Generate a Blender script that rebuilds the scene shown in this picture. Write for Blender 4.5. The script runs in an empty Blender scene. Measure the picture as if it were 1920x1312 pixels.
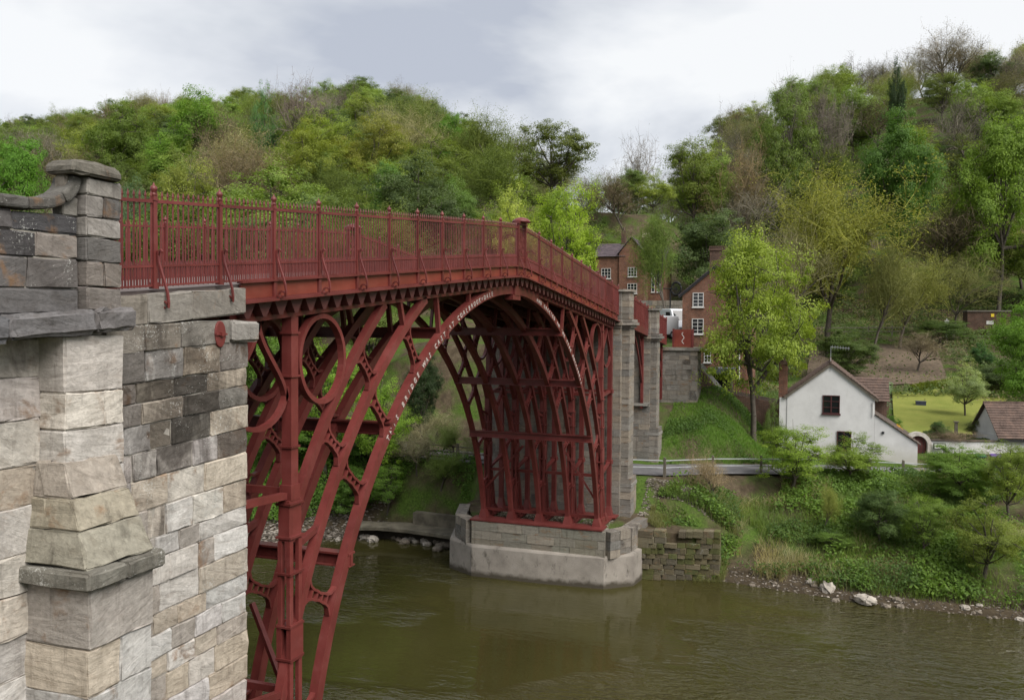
import bpy, math, random
import numpy as np
from mathutils import Vector, Matrix

scene = bpy.context.scene
col = scene.collection
PI = math.pi

# ---------------------------------------------------------------- camera
cam_d = bpy.data.cameras.new('camera')
cam = bpy.data.objects.new('camera', cam_d)
col.objects.link(cam)
cam_d.sensor_width = 36.0
cam_d.lens = 1593.4 / 1920 * 36
cam_d.clip_start = 0.1
cam_d.clip_end = 3000
CAM = Vector((-27.688, -9.405, 12.479))
FWD = Vector((0.94336644, 0.33073196, -0.02600247))
RGT = Vector((0.33101094, -0.9435998, 0.00715337))
UPV = Vector((0.02217008, 0.01535535, 0.99963628))
mw = Matrix((RGT, UPV, -FWD)).transposed().to_4x4()
mw.translation = CAM
cam.matrix_world = mw
scene.camera = cam

# ---------------------------------------------------------------- sky: a closed cloud deck over a NISHITA sky
SUN_AZ, SUN_EL = math.radians(238), math.radians(48)      # compass-free: angle from +X, counter-clockwise
world = bpy.data.worlds.new('World')
scene.world = world
world.use_nodes = True
wt = world.node_tree
for n in list(wt.nodes): wt.nodes.remove(n)
def wn(t, **k):
    n = wt.nodes.new(t)
    for a, b in k.items(): setattr(n, a, b)
    return n
def wl(a, b): wt.links.new(a, b)
out = wn('ShaderNodeOutputWorld'); bg = wn('ShaderNodeBackground')
bg.inputs['Strength'].default_value = 0.44
sky = wn('ShaderNodeTexSky', sky_type='NISHITA', sun_disc=False)
sky.sun_elevation = SUN_EL
sky.sun_rotation = math.radians(90) - SUN_AZ
tc = wn('ShaderNodeTexCoord'); sp = wn('ShaderNodeSeparateXYZ')
wl(tc.outputs['Generated'], sp.inputs[0])
zz = wn('ShaderNodeMath', operation='MAXIMUM'); wl(sp.outputs['Z'], zz.inputs[0]); zz.inputs[1].default_value = 0.0
za = wn('ShaderNodeMath', operation='ADD'); wl(zz.outputs[0], za.inputs[0]); za.inputs[1].default_value = 0.32
dx = wn('ShaderNodeMath', operation='DIVIDE'); wl(sp.outputs['X'], dx.inputs[0]); wl(za.outputs[0], dx.inputs[1])
dy = wn('ShaderNodeMath', operation='DIVIDE'); wl(sp.outputs['Y'], dy.inputs[0]); wl(za.outputs[0], dy.inputs[1])
cb = wn('ShaderNodeCombineXYZ'); wl(dx.outputs[0], cb.inputs[0]); wl(dy.outputs[0], cb.inputs[1]); cb.inputs[2].default_value = 12.6
nz1 = wn('ShaderNodeTexNoise'); wl(cb.outputs[0], nz1.inputs['Vector'])
nz1.inputs['Scale'].default_value = 0.95; nz1.inputs['Detail'].default_value = 6; nz1.inputs['Roughness'].default_value = 0.52
nz1.inputs['Distortion'].default_value = 0.5
rp = wn('ShaderNodeValToRGB'); wl(nz1.outputs['Fac'], rp.inputs[0])
cr = rp.color_ramp
cr.elements[0].position = 0.40; cr.elements[0].color = (0.36, 0.385, 0.44, 1)
cr.elements[1].position = 0.60; cr.elements[1].color = (0.665, 0.672, 0.68, 1)
e = cr.elements.new(0.46); e.color = (0.47, 0.49, 0.525, 1)
e = cr.elements.new(0.53); e.color = (0.575, 0.59, 0.615, 1)
sk = wn('ShaderNodeVectorMath', operation='SCALE'); wl(sky.outputs[0], sk.inputs[0]); sk.inputs['Scale'].default_value = 0.09
mx = wn('ShaderNodeMix', data_type='RGBA'); mx.inputs['Factor'].default_value = 0.93
wl(sk.outputs[0], mx.inputs['A']); wl(rp.outputs[0], mx.inputs['B'])
wl(mx.outputs['Result'], bg.inputs['Color']); wl(bg.outputs[0], out.inputs['Surface'])

# ---------------------------------------------------------------- sun through thin cloud
sd = bpy.data.lights.new('sun', 'SUN'); sun = bpy.data.objects.new('sun', sd); col.objects.link(sun)
sd.energy = 1.5; sd.angle = math.radians(45); sd.color = (1.0, 0.96, 0.9)
sdir = Vector((math.cos(SUN_AZ) * math.cos(SUN_EL), math.sin(SUN_AZ) * math.cos(SUN_EL), math.sin(SUN_EL)))
sun.rotation_euler = sdir.to_track_quat('Z', 'Y').to_euler()
sun.location = (0, 0, 120)

vs = scene.view_settings
vs.view_transform = 'Standard'; vs.look = 'None'; vs.gamma = 1; vs.use_curve_mapping = False
vs.exposure = 1.75
scene.cycles.max_bounces = 6; scene.cycles.diffuse_bounces = 4; scene.cycles.glossy_bounces = 3
scene.cycles.transmission_bounces = 3; scene.cycles.transparent_max_bounces = 4
scene.cycles.caustics_reflective = False; scene.cycles.caustics_refractive = False
scene.cycles.use_denoising = True
scene.cycles.use_adaptive_sampling = True
scene.cycles.adaptive_threshold = 0.012
scene.cycles.sample_clamp_indirect = 4

# ================================================================ helpers
ORG = {}
def link(o, parent=None):
    col.objects.link(o)
    if parent is not None: o.parent = parent
    return o
def tag(o, label, cat, group=None):
    o['label'] = label; o['category'] = cat
    if group: o['group'] = group
    return o
def thing(name, label, cat, loc=(0, 0, 0), group=None, rz=0.0, scale=None):
    o = bpy.data.objects.new(name, None); o.empty_display_size = 0.3
    col.objects.link(o); o.location = loc; o.rotation_euler = (0, 0, rz)
    if scale is not None: o.scale = scale
    ORG[o.name] = Vector(loc)
    return tag(o, label, cat, group)
def org_of(p):
    while p is not None:
        if p.name in ORG: return ORG[p.name]
        p = p.parent
    return Vector((0, 0, 0))
def np_mesh(name, V, F, mat=None, smooth=False, uv=None):
    """V (n,3), F (m,k) arrays with constant k"""
    me = bpy.data.meshes.new(name)
    V = np.asarray(V, np.float32); F = np.asarray(F, np.int32)
    me.vertices.add(len(V)); me.vertices.foreach_set('co', V.ravel())
    m, k = F.shape
    me.loops.add(m * k); me.loops.foreach_set('vertex_index', F.ravel())
    me.polygons.add(m)
    me.polygons.foreach_set('loop_start', np.arange(0, m * k, k, dtype=np.int32))
    me.polygons.foreach_set('loop_total', np.full(m, k, np.int32))
    me.polygons.foreach_set('use_smooth', np.full(m, bool(smooth)))
    me.update(calc_edges=True)
    if mat: me.materials.append(mat)
    return me
class MB:
    """collects boxes, bars and sweeps in world space; build() links them as one mesh object"""
    def __init__(s): s.V = []; s.F = []
    def add(s, vs, fs):
        b = len(s.V); s.V += [tuple(v) for v in vs]; s.F += [tuple(b + i for i in f) for f in fs]
        return s
    def box(s, x0, x1, y0, y1, z0, z1):
        v = [(x0, y0, z0), (x1, y0, z0), (x1, y1, z0), (x0, y1, z0), (x0, y0, z1), (x1, y0, z1), (x1, y1, z1), (x0, y1, z1)]
        return s.add(v, [(0, 3, 2, 1), (4, 5, 6, 7), (0, 1, 5, 4), (1, 2, 6, 5), (2, 3, 7, 6), (3, 0, 4, 7)])
    def hexa(s, v):   # 8 corners, order as box
        return s.add(v, [(0, 3, 2, 1), (4, 5, 6, 7), (0, 1, 5, 4), (1, 2, 6, 5), (2, 3, 7, 6), (3, 0, 4, 7)])
    def sweep(s, pts, wu, wv, uax=None, closed=False, n=4, taper=None):
        """bar along pts; uax = fixed sideways axis (width wu), other axis width wv. n=4 rectangular, else round"""
        pts = [Vector(p) for p in pts]; N = len(pts); b = len(s.V)
        for i, p in enumerate(pts):
            if closed: t = pts[(i + 1) % N] - pts[i - 1]
            else: t = pts[min(i + 1, N - 1)] - pts[max(i - 1, 0)]
            if t.length < 1e-9: t = Vector((0, 0, 1))
            t.normalize()
            u = Vector(uax) if uax is not None else (Vector((0, 0, 1)) if abs(t.z) < 0.9 else Vector((1, 0, 0)))
            v = t.cross(u); v.normalize(); u = v.cross(t); u.normalize()
            k = 1.0 if taper is None else taper[i]
            for j in range(n):
                if n == 4: a, c = [(-.5, -.5), (.5, -.5), (.5, .5), (-.5, .5)][j]
                else: a, c = .5 * math.cos(2 * PI * j / n), .5 * math.sin(2 * PI * j / n)
                q = p + u * (a * wu * k) + v * (c * wv * k); s.V.append(tuple(q))
        M = N if closed else N - 1
        for i in range(M):
            a = b + i * n; c = b + ((i + 1) % N) * n
            for j in range(n): s.F.append((a + j, a + (j + 1) % n, c + (j + 1) % n, c + j))
        if not closed:
            s.F.append(tuple(b + j for j in range(n))[::-1]); s.F.append(tuple(b + (N - 1) * n + j for j in range(n)))
        return s
    def bar(s, p, q, wu, wv, uax=None, n=4): return s.sweep([p, q], wu, wv, uax, n=n)
    def lathe(s, cx, cy, prof, n=8):
        b = len(s.V)
        for r, z in prof:
            for j in range(n): s.V.append((cx + r * math.cos(2 * PI * j / n), cy + r * math.sin(2 * PI * j / n), z))
        for i in range(len(prof) - 1):
            for j in range(n):
                s.F.append((b + i * n + j, b + i * n + (j + 1) % n, b + (i + 1) * n + (j + 1) % n, b + (i + 1) * n + j))
        s.F.append(tuple(b + j for j in range(n))[::-1]); s.F.append(tuple(b + (len(prof) - 1) * n + j for j in range(n)))
        return s
    def prism(s, poly, ax, d):
        """poly: list of 3d points (planar), extruded by vector d"""
        n = len(poly); b = len(s.V); d = Vector(d)
        s.V += [tuple(p) for p in poly] + [tuple(Vector(p) + d) for p in poly]
        s.F.append(tuple(range(b, b + n))[::-1]); s.F.append(tuple(range(b + n, b + 2 * n)))
        for i in range(n): s.F.append((b + i, b + (i + 1) % n, b + n + (i + 1) % n, b + n + i))
        return s
    def mesh(s, name, mat, org=(0, 0, 0), smooth=False):
        o = Vector(org)
        me = bpy.data.meshes.new(name)
        me.from_pydata([(v[0] - o[0], v[1] - o[1], v[2] - o[2]) for v in s.V], [], s.F)
        if smooth:
            me.polygons.foreach_set('use_smooth', np.ones(len(me.polygons), bool))
        me.update()
        import bmesh
        bm = bmesh.new(); bm.from_mesh(me); bmesh.ops.recalc_face_normals(bm, faces=bm.faces); bm.to_mesh(me); bm.free()
        if mat: me.materials.append(mat)
        return me
    def build(s, name, mat, parent=None, smooth=False, bevel=0.0):
        o = bpy.data.objects.new(name, s.mesh(name, mat, org_of(parent), smooth))
        link(o, parent)
        if bevel:
            m = o.modifiers.new('bevel', 'BEVEL'); m.width = bevel; m.segments = 2; m.limit_method = 'ANGLE'
        return o

# ================================================================ materials
class NT:
    def __init__(s, name):
        s.m = bpy.data.materials.new(name); s.m.use_nodes = True; s.t = s.m.node_tree
        for n in list(s.t.nodes): s.t.nodes.remove(n)
        s.out = s.n('ShaderNodeOutputMaterial')
    def n(s, typ, **k):
        nd = s.t.nodes.new(typ)
        for a, b in k.items():
            if a == 'op': nd.operation = b
            else: setattr(nd, a, b)
        return nd
    def l(s, a, b): s.t.links.new(a, b); return a
    def put(s, sock, v):
        if hasattr(v, 'is_output') or hasattr(v, 'links'): s.l(v, sock)
        else: sock.default_value = v
    def math(s, op, a, b=0.0, clamp=False):
        m = s.n('ShaderNodeMath', op=op); m.use_clamp = clamp
        s.put(m.inputs[0], a); s.put(m.inputs[1], b); return m.outputs[0]
    def noise(s, vec, scale, detail=4, rough=.5, dist=0.0, out='Fac'):
        n = s.n('ShaderNodeTexNoise'); s.put(n.inputs['Scale'], scale); n.inputs['Detail'].default_value = detail
        n.inputs['Roughness'].default_value = rough; n.inputs['Distortion'].default_value = dist
        if vec is not None: s.l(vec, n.inputs['Vector'])
        return n.outputs[out]
    def ramp(s, fac, *els, interp='LINEAR'):
        r = s.n('ShaderNodeValToRGB'); c = r.color_ramp; c.interpolation = interp
        while len(c.elements) < len(els): c.elements.new(0.5)
        for e, (p, v) in zip(c.elements, els):
            e.position = p; e.color = v if len(v) == 4 else (*v, 1)
        s.l(fac, r.inputs[0]); return r.outputs[0]
    def mix(s, fac, a, b, blend='MIX'):
        m = s.n('ShaderNodeMix', data_type='RGBA', blend_type=blend); s.put(m.inputs['Factor'], fac)
        for k, v in (('A', a), ('B', b)):
            if isinstance(v, tuple) and len(v) == 3: v = (*v, 1)
            s.put(m.inputs[k], v)
        return m.outputs['Result']
    def coord(s, kind='Object'): return s.n('ShaderNodeTexCoord').outputs[kind]
    def pos(s): return s.n('ShaderNodeNewGeometry').outputs['Position']
    def island(s): return s.n('ShaderNodeNewGeometry').outputs['Random Per Island']
    def oinfo(s, o): return s.n('ShaderNodeObjectInfo').outputs[o]
    def mapping(s, vec, scale=(1, 1, 1), rot=(0, 0, 0), loc=(0, 0, 0)):
        m = s.n('ShaderNodeMapping'); s.l(vec, m.inputs['Vector'])
        s.put(m.inputs['Scale'], scale); s.put(m.inputs['Rotation'], rot); s.put(m.inputs['Location'], loc)
        return m.outputs[0]
    def bump(s, h, strength=.5, dist=.02, nrm=None):
        b = s.n('ShaderNodeBump'); s.put(b.inputs['Height'], h); b.inputs['Strength'].default_value = strength
        b.inputs['Distance'].default_value = dist
        if nrm is not None: s.l(nrm, b.inputs['Normal'])
        return b.outputs[0]
    def bsdf(s, colr, rough=.8, nrm=None, spec=.3, metal=0.0, **k):
        p = s.n('ShaderNodeBsdfPrincipled')
        if isinstance(colr, tuple): colr = (*colr[:3], 1)
        s.put(p.inputs['Base Color'], colr); s.put(p.inputs['Roughness'], rough)
        p.inputs['Specular IOR Level'].default_value = spec; p.inputs['Metallic'].default_value = metal
        if nrm is not None: s.l(nrm, p.inputs['Normal'])
        for a, b in k.items(): s.put(p.inputs[a.replace('_', ' ')], b)
        s.l(p.outputs[0], s.out.inputs['Surface']); return p
def plain(name, c, rough=.7, var=.25, scale=3.0, spec=.3, metal=0.0, bump=0.0, coords='Object'):
    t = NT(name); v = t.coord(coords) if coords != 'pos' else t.pos()
    f = t.noise(v, scale, 5, .6)
    lo = tuple(x * (1 - var) for x in c); hi = tuple(min(1, x * (1 + var)) for x in c)
    cc = t.ramp(f, (.3, lo), (.7, hi))
    nr = t.bump(t.noise(v, scale * 8, 4, .6), bump, .01) if bump else None
    t.bsdf(cc, rough, nr, spec, metal); return t.m
def iron_mat(name, c, rough=.42):
    t = NT(name); p = t.pos()
    f = t.noise(p, 1.3, 5, .65)
    cc = t.ramp(f, (.3, tuple(x * .72 for x in c)), (.55, c), (.75, (c[0] * 1.18, c[1] * 1.5, c[2] * 1.5)))
    st = t.noise(t.mapping(p, (9, 9, .9)), 1.0, 4, .6)
    cc = t.mix(t.math('MULTIPLY', t.math('SUBTRACT', st, .56, True), 2.2, True), cc, (c[0] * .45, c[1] * .6, c[2] * .6))
    fade = t.noise(t.mapping(p, (1, 1, 2.2)), .7, 5, .7)
    cc = t.mix(t.math('MULTIPLY', t.math('SUBTRACT', fade, .55), 2.0, True), cc, (c[0] * 1.35, c[1] * 2.0, c[2] * 2.1))
    r = t.math('ADD', t.math('MULTIPLY', f, .3), rough - .15)
    cc = t.mix(1.0, cc, t.ramp(t.oinfo('Random'), (0, (.84, .84, .86)), (1, (1.14, 1.16, 1.18))), 'MULTIPLY')
    rust = t.math('MULTIPLY', t.math('SUBTRACT', t.noise(t.mapping(p, (3, 3, 1.2)), 2.2, 6, .7), .63), 7.0, True)
    cc = t.mix(t.math('MULTIPLY', rust, .6), cc, (.085, .034, .016))
    b = t.bump(t.noise(p, 30, 3, .6), .25, .006)
    t.bsdf(cc, r, b, .4); return t.m
RED = iron_mat('red_iron_paint', (0.138, 0.029, 0.025))
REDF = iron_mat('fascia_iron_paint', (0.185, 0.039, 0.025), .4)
REDD = iron_mat('shaded_deck_iron_paint', (0.085, 0.024, 0.020), .6)  # deck's red-brown, with the shade under the deck put into the colour
WHITE = plain('white_letter_paint', (.50, .46, .42), .6, .12)
def stone_mat(name, bump=.6, strata=1.0, sp=1.0):
    """tint from the object's colour, soot amount from its alpha"""
    t = NT(name); oc = t.coord('Object'); rnd = t.oinfo('Random')
    off = t.n('ShaderNodeCombineXYZ'); 
    for i, k in enumerate((37.0, 91.0, 53.0)): t.l(t.math('MULTIPLY', rnd, k), off.inputs[i])
    rot = t.n('ShaderNodeCombineXYZ'); t.l(t.math('MULTIPLY', t.math('SUBTRACT', rnd, .5), 1.1), rot.inputs[1])
    v = t.mapping(oc, (1, 1, 1), rot.outputs[0], off.outputs[0])
    vs_ = t.mapping(v, (.9 * sp, .9 * sp, 5.5 * sp))
    s1 = t.noise(vs_, 1.3, 6, .66, 1.4)
    s2 = t.noise(v, 2.3 * sp, 5, .6, .4)
    s3 = t.noise(v, 14 * sp, 5, .65)
    base = t.oinfo('Color')
    c = t.mix(1.0, base, t.ramp(s1, (.26, (.62, .60, .58)), (.42, (.95, .94, .93)), (.72, (1.12, 1.11, 1.1))), 'MULTIPLY')
    c = t.mix(1.0, c, t.ramp(s3, (.25, (.75, .75, .75)), (.7, (1.12, 1.12, 1.12))), 'MULTIPLY')
    brown = t.math('MULTIPLY', t.math('SUBTRACT', s2, .57), 8.0, True)
    brown = t.math('MULTIPLY', brown, t.math('GREATER_THAN', t.math('FRACT', t.math('MULTIPLY', rnd, 7.3)), .45))
    c = t.mix(t.math('MULTIPLY', brown, .75), c, (.20, .115, .06))
    # soot crust and lichen, in world space so it runs over the joints
    wp = t.pos()
    so = t.noise(t.mapping(wp, (2.0, 2.0, .9)), .8, 6, .62, .6)
    al = t.oinfo('Alpha')
    soot = t.math('MULTIPLY', t.math('SUBTRACT', t.math('ADD', so, al), .92), 4.5, True)
    strk = t.math('MULTIPLY', t.math('SUBTRACT', t.noise(t.mapping(wp, (6, 6, .5)), 1.0, 6, .68), .54), 5.0, True)
    c = t.mix(t.math('MULTIPLY', strk, .65), c, t.mix(1.0, c, (.36, .34, .33), 'MULTIPLY'))
    c = t.mix(t.math('MULTIPLY', soot, .86), c, t.mix(1.0, c, (.22, .205, .20), 'MULTIPLY'))
    lich = t.noise(wp, 30, 4, .7); lm = t.noise(wp, 2.4, 3, .5)
    lk = t.math('MULTIPLY', t.math('GREATER_THAN', t.math('ADD', lich, t.math('MULTIPLY', lm, .55)), .94), t.math('GREATER_THAN', al, .3))
    c = t.mix(t.math('MULTIPLY', lk, .5), c, (.50, .50, .47))
    fl = t.noise(t.mapping(v, (1.6 * sp, 1.6 * sp, 3.6 * sp)), 1.5, 5, .6, .9)
    fl = t.math('DIVIDE', t.math('ROUND', t.math('MULTIPLY', fl, 9.0)), 9.0)
    c = t.mix(1.0, c, t.ramp(fl, (.3, (.80, .78, .76)), (.5, (1, 1, 1)), (.7, (1.12, 1.12, 1.12))), 'MULTIPLY')
    h = t.math('ADD', t.math('MULTIPLY', fl, .8), t.math('MULTIPLY', s1, .45 * strata))
    h = t.math('ADD', h, t.math('ADD', t.math('MULTIPLY', s3, .3), t.math('MULTIPLY', s2, .5)))
    t.bsdf(c, .9, t.bump(h, bump, .05), .15); return t.m
STONE = stone_mat('weathered_sandstone', .7)
STONEF = stone_mat('pier_sandstone', .5, .6, .8)
MORTAR = plain('lime_mortar', (.30, .275, .24), .95, .3, 5, bump=.4, coords='pos')
# ================================================================ land
def sstep(a, b, x):
    t = np.clip((np.asarray(x, float) - a) / (b - a), 0, 1); return t * t * (3 - 2 * t)
XB_Y = [-200, -60, -30, -18, -12, -8, -5, -3.2, -2.0, 8.6, 9.2, 12, 16, 20, 30, 60, 400]
XB_X = [10, 12, 13.2, 13.9, 14.0, 14.7, 15.3, 15.6, 15.8, 15.8, 16.2, 17.2, 16.6, 13.6, 13.4, 13, 13]
PR_T = [-60, -3, 0, 1, 3, 6, 9, 11.5, 18, 26, 44, 56, 74, 84, 100, 190, 240, 600]
PR_Z = [-2.5, -1.4, -.05, .35, 1.15, 2.3, 3.3, 3.85, 4.0, 4.7, 5.7, 7.8, 11.3, 12.5, 20, 68, 80, 86]
PL_T = [-60, -3, 0, 1.5, 3.5, 6, 12, 18, 40, 110, 215, 270, 600]
PL_Z = [-2.5, -1.4, -.05, .5, 2.4, 4.2, 4.5, 7, 17, 44, 82, 88, 92]
PQ_X = [-60, 13.0, 13.6, 17.2, 19.0, 20, 24.0, 34.0, 45, 62, 110, 200, 260, 600]
PQ_Z = [-2.5, -1.6, 2.55, 2.75, 4.0, 4.3, 4.6, 8.2, 8.4, 11, 24, 66, 74, 78]
ROAD = [(36.5, -60), (34, -40), (31.3, -22), (30.2, -16), (28.6, -10.5), (24.6, -4.6), (21.8, -1), (21.0, 3), (21.0, 8), (21.6, 14), (24, 24), (27, 40)]
rx = np.array([p[0] for p in ROAD][::1]); ry = np.array([p[1] for p in ROAD])
def road_x(y): return np.interp(y, ry, rx)
def vnoise(x, y, s, seed=0):
    x = np.asarray(x, float) / s; y = np.asarray(y, float) / s
    xi = np.floor(x); yi = np.floor(y); fx = x - xi; fy = y - yi
    fx = fx * fx * (3 - 2 * fx); fy = fy * fy * (3 - 2 * fy)
    def h(a, b):
        v = np.sin(a * 127.1 + b * 311.7 + seed * 74.7) * 43758.5453; return v - np.floor(v)
    return (h(xi, yi) * (1 - fx) + h(xi + 1, yi) * fx) * (1 - fy) + (h(xi, yi + 1) * (1 - fx) + h(xi + 1, yi + 1) * fx) * fy
def Hraw(x, y):
    x = np.asarray(x, float); y = np.asarray(y, float)
    t = x - np.interp(y, XB_Y, XB_X)
    zr = np.interp(t, PR_T, PR_Z); zl = np.interp(t, PL_T, PL_Z); zq = np.interp(x, PQ_X, PQ_Z)
    wl_ = sstep(2, 16, y)
    z = zr * (1 - wl_) + zl * wl_
    wq = sstep(-7.5, -2.5, y) * (1 - sstep(8.6, 9.4, y)) 
    wq = wq * (1 - sstep(40, 70, x))
    wq = np.where(x < 18, np.where((y > -1.0) & (y < 8.0), 1.0, np.where((x > 15.7) & (y > -5.5) & (y < 8.8), sstep(-5.5, -1.0, y), 0.0)), wq)
    z = z * (1 - wq) + zq * wq
    # combe running up behind the houses
    ax, ay = math.cos(math.radians(14)), math.sin(math.radians(14))
    u = (x - 30) * ax + (y - 3) * ay; v = -(x - 30) * ay + (y - 3) * ax
    z = z - np.where(u > 50, .70 * (z - 12) * sstep(50, 120, u), 0) * np.exp(-np.abs(v / (9 + .155 * np.maximum(u, 0))) ** 2.2)
    # street level behind the bridge end
    ws = sstep(-.9, -.2, y) * (1 - sstep(18, 27, y)) * sstep(32.0, 32.6, x) * (1 - sstep(82, 104, x))
    z = z * (1 - ws) + (11.1 + .03 * (x - 32)) * ws
    # bench of the far house
    fb = np.exp(-(((x - 88) / 11) ** 2 + ((y - 14) / 10) ** 2) ** 2)
    z = z * (1 - fb) + 13.0 * fb
    # near bank under the photographer
    nb = np.interp(x, [-400, -90, -27, -24, -20, -16.2, -15.5], [30, 12, 10.8, 9.0, 5.0, -1.0, -1.6])
    z = np.where(x < -15.5, nb, z)
    return z
def H(x, y):
    z = Hraw(x, y)
    xr = road_x(y)
    w = 1 - sstep(2.3, 4.0, np.abs(np.asarray(x) - xr))
    zr = np.interp(y, [-60, -22, -16, -10, -4, 3, 14, 40], [3.7, 3.65, 3.65, 3.75, 4.1, 4.3, 4.4, 5.5])
    z = z * (1 - w) + zr * w
    rough = np.clip((np.asarray(x) - np.interp(y, XB_Y, XB_X) - .5) / 4, 0, 1) * (1 - w)
    amp = np.clip((np.asarray(x) - 100) / 80, .12, 1)
    z = z + rough * ((vnoise(x, y, 2.6, 1) - .5) * .30 + (vnoise(x, y, 22, 2) - .5) * 5.0 * np.clip(amp - .12, 0, 1))
    return z
def Hs(x, y): return float(H(np.array([x]), np.array([y]))[0])
gxs = np.concatenate([np.arange(-120, -40, 8), np.arange(-40, 13, 2.5), np.arange(13, 46, .5), np.arange(46, 90, 1.5), np.arange(90, 460, 6)])
gys = np.concatenate([np.arange(-260, -48, 8), np.arange(-48, -24, 1.5), np.arange(-24, 24, .5), np.arange(24, 60, 1.5), np.arange(60, 420, 8)])
GX, GY = np.meshgrid(gxs, gys, indexing='ij')
GZ = H(GX, GY)
nx_, ny_ = GX.shape
idx = np.arange(nx_ * ny_).reshape(nx_, ny_)
F = np.stack([idx[:-1, :-1], idx[1:, :-1], idx[1:, 1:], idx[:-1, 1:]], -1).reshape(-1, 4)
def ground_mat():
    t = NT('bank_earth'); p = t.pos()
    n1 = t.noise(p, .35, 6, .6); n2 = t.noise(p, 2.2, 5, .65); n3 = t.noise(p, 9, 4, .6)
    earth = t.ramp(n2, (.3, (.045, .034, .022)), (.55, (.085, .065, .042)), (.75, (.13, .105, .07)))
    grass = t.ramp(n3, (.3, (.035, .060, .012)), (.6, (.075, .125, .022)), (.8, (.12, .15, .04)))
    g = t.math('MULTIPLY', t.math('SUBTRACT', n1, .42), 6.0, True)
    sx = t.n('ShaderNodeSeparateXYZ'); t.l(p, sx.inputs[0])
    up = t.math('MULTIPLY', t.math('SUBTRACT', sx.outputs['Z'], .55), 1.4, True)
    c = t.mix(t.math('MULTIPLY', g, up), earth, grass)
    wet = t.math('SUBTRACT', 1.0, t.math('MULTIPLY', sx.outputs['Z'], 2.5, True))
    c = t.mix(t.math('MULTIPLY', wet, .5), c, (.03, .024, .016))
    h = t.math('ADD', n3, t.math('MULTIPLY', t.noise(p, 30, 4, .6), .5))
    t.bsdf(c, .95, t.bump(h, .8, .06), .1); return t.m
GROUND = ground_mat()
gme = np_mesh('terrain', np.stack([GX, GY, GZ], -1).reshape(-1, 3), F, GROUND, True)
terrain = bpy.data.objects.new('terrain', gme); link(terrain); terrain['kind'] = 'structure'

def water_mat():
    t = NT('river_water'); p = t.pos()
    sx = t.n('ShaderNodeSeparateXYZ'); t.l(p, sx.inputs[0])
    c = t.ramp(t.noise(p, .12, 4, .5), (.35, (.032, .029, .009)), (.65, (.048, .043, .014)))
    # wind ripples: crests across the stream, in drifting patches of rougher water
    w1 = t.noise(t.mapping(p, (1.5, .62, 1), (0, 0, .5)), 1.5, 3, .55, .6)
    w2 = t.noise(t.mapping(p, (1.3, .7, 1), (0, 0, -.25)), 4.2, 2, .5, .4)
    patch = t.ramp(t.noise(t.mapping(p, (.09, .06, 1), (0, 0, .4)), 1.0, 3, .5), (.48, (.035,) * 3), (.62, (1,) * 3))
    h = t.math('ADD', w1, t.math('MULTIPLY', w2, .42))
    h = t.math('MULTIPLY', h, patch)
    n = t.bump(h, 1.0, .28)
    pb = t.bsdf(c, .04, n, .5); pb.inputs['IOR'].default_value = 1.33
    return t.m
wm = MB().add([(-16.5, -250, 0), (26, -250, 0), (26, 400, 0), (-16.5, 400, 0)], [(0, 1, 2, 3)])
water = wm.build('river_water', water_mat()); water['kind'] = 'structure'

# ---- road along the far bank, with a low kerb edge of gravel
ASPH = NT('worn_asphalt'); p_ = ASPH.pos()
ASPH.bsdf(ASPH.ramp(ASPH.noise(p_, 1.2, 6, .65), (.3, (.085, .083, .088)), (.7, (.165, .158, .160))), .9, ASPH.bump(ASPH.noise(p_, 60, 3, .6), .5, .01), .2)
ASPH = ASPH.m
ys_ = np.arange(-58, 39, .75); rows = []
for y in ys_:
    x = float(road_x(y)); d = float(road_x(y + .2) - road_x(y - .2)) / .4
    nrm = Vector((1, -d, 0)).normalized()
    for s_ in (-1.9, -.6, .6, 1.9):
        q = Vector((x, y, 0)) + nrm * s_
        rows.append((q.x, q.y, float(np.interp(y, [-60, -22, -16, -10, -4, 3, 14, 40], [3.7, 3.65, 3.65, 3.75, 4.1, 4.3, 4.4, 5.5])) + .10 - .02 * abs(s_)))
V = np.array(rows); n = len(ys_); ii = np.arange(n * 4).reshape(n, 4)
F = np.stack([ii[:-1, :-1], ii[:-1, 1:], ii[1:, 1:], ii[1:, :-1]], -1).reshape(-1, 4)
o = bpy.data.objects.new('road', np_mesh('road', V, F, ASPH, True)); link(o); o['kind'] = 'structure'
# ================================================================ the iron bridge
BR = thing('iron_bridge', 'dark red cast iron arch bridge with railings and white lettering spanning the river', 'bridge', (0, 3.27, 2.75))
RY = [.30 + 1.483 * k for k in range(5)]
CZ = .82; R1, R2, R3 = 12.94, 14.30, 15.40
ZB = 2.83                                             # top of the base plates
def zf(x): return 14.26 - .0918 * math.sqrt(x * x + .5)   # underside of the fascia
def zt(x): return zf(x) - .37                              # underside of the deck bearers
def arc_pts(r, a0, a1, y, n):
    return [(r * math.sin(a0 + (a1 - a0) * i / n), y, CZ + r * math.cos(a0 + (a1 - a0) * i / n)) for i in range(n + 1)]
def ang_foot(r): return math.acos((ZB - CZ) / r)
def ang_deck(r):
    a = .05
    while CZ + r * math.cos(a) > zt(r * math.sin(a)): a += .001
    return a
AXY = (0, 1, 0)
def rib_bar(r, a0, a1, y, w=.20, d=.25, n=24):
    return MB().sweep(arc_pts(r, a0, a1, y, n), w, d, AXY)
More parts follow.
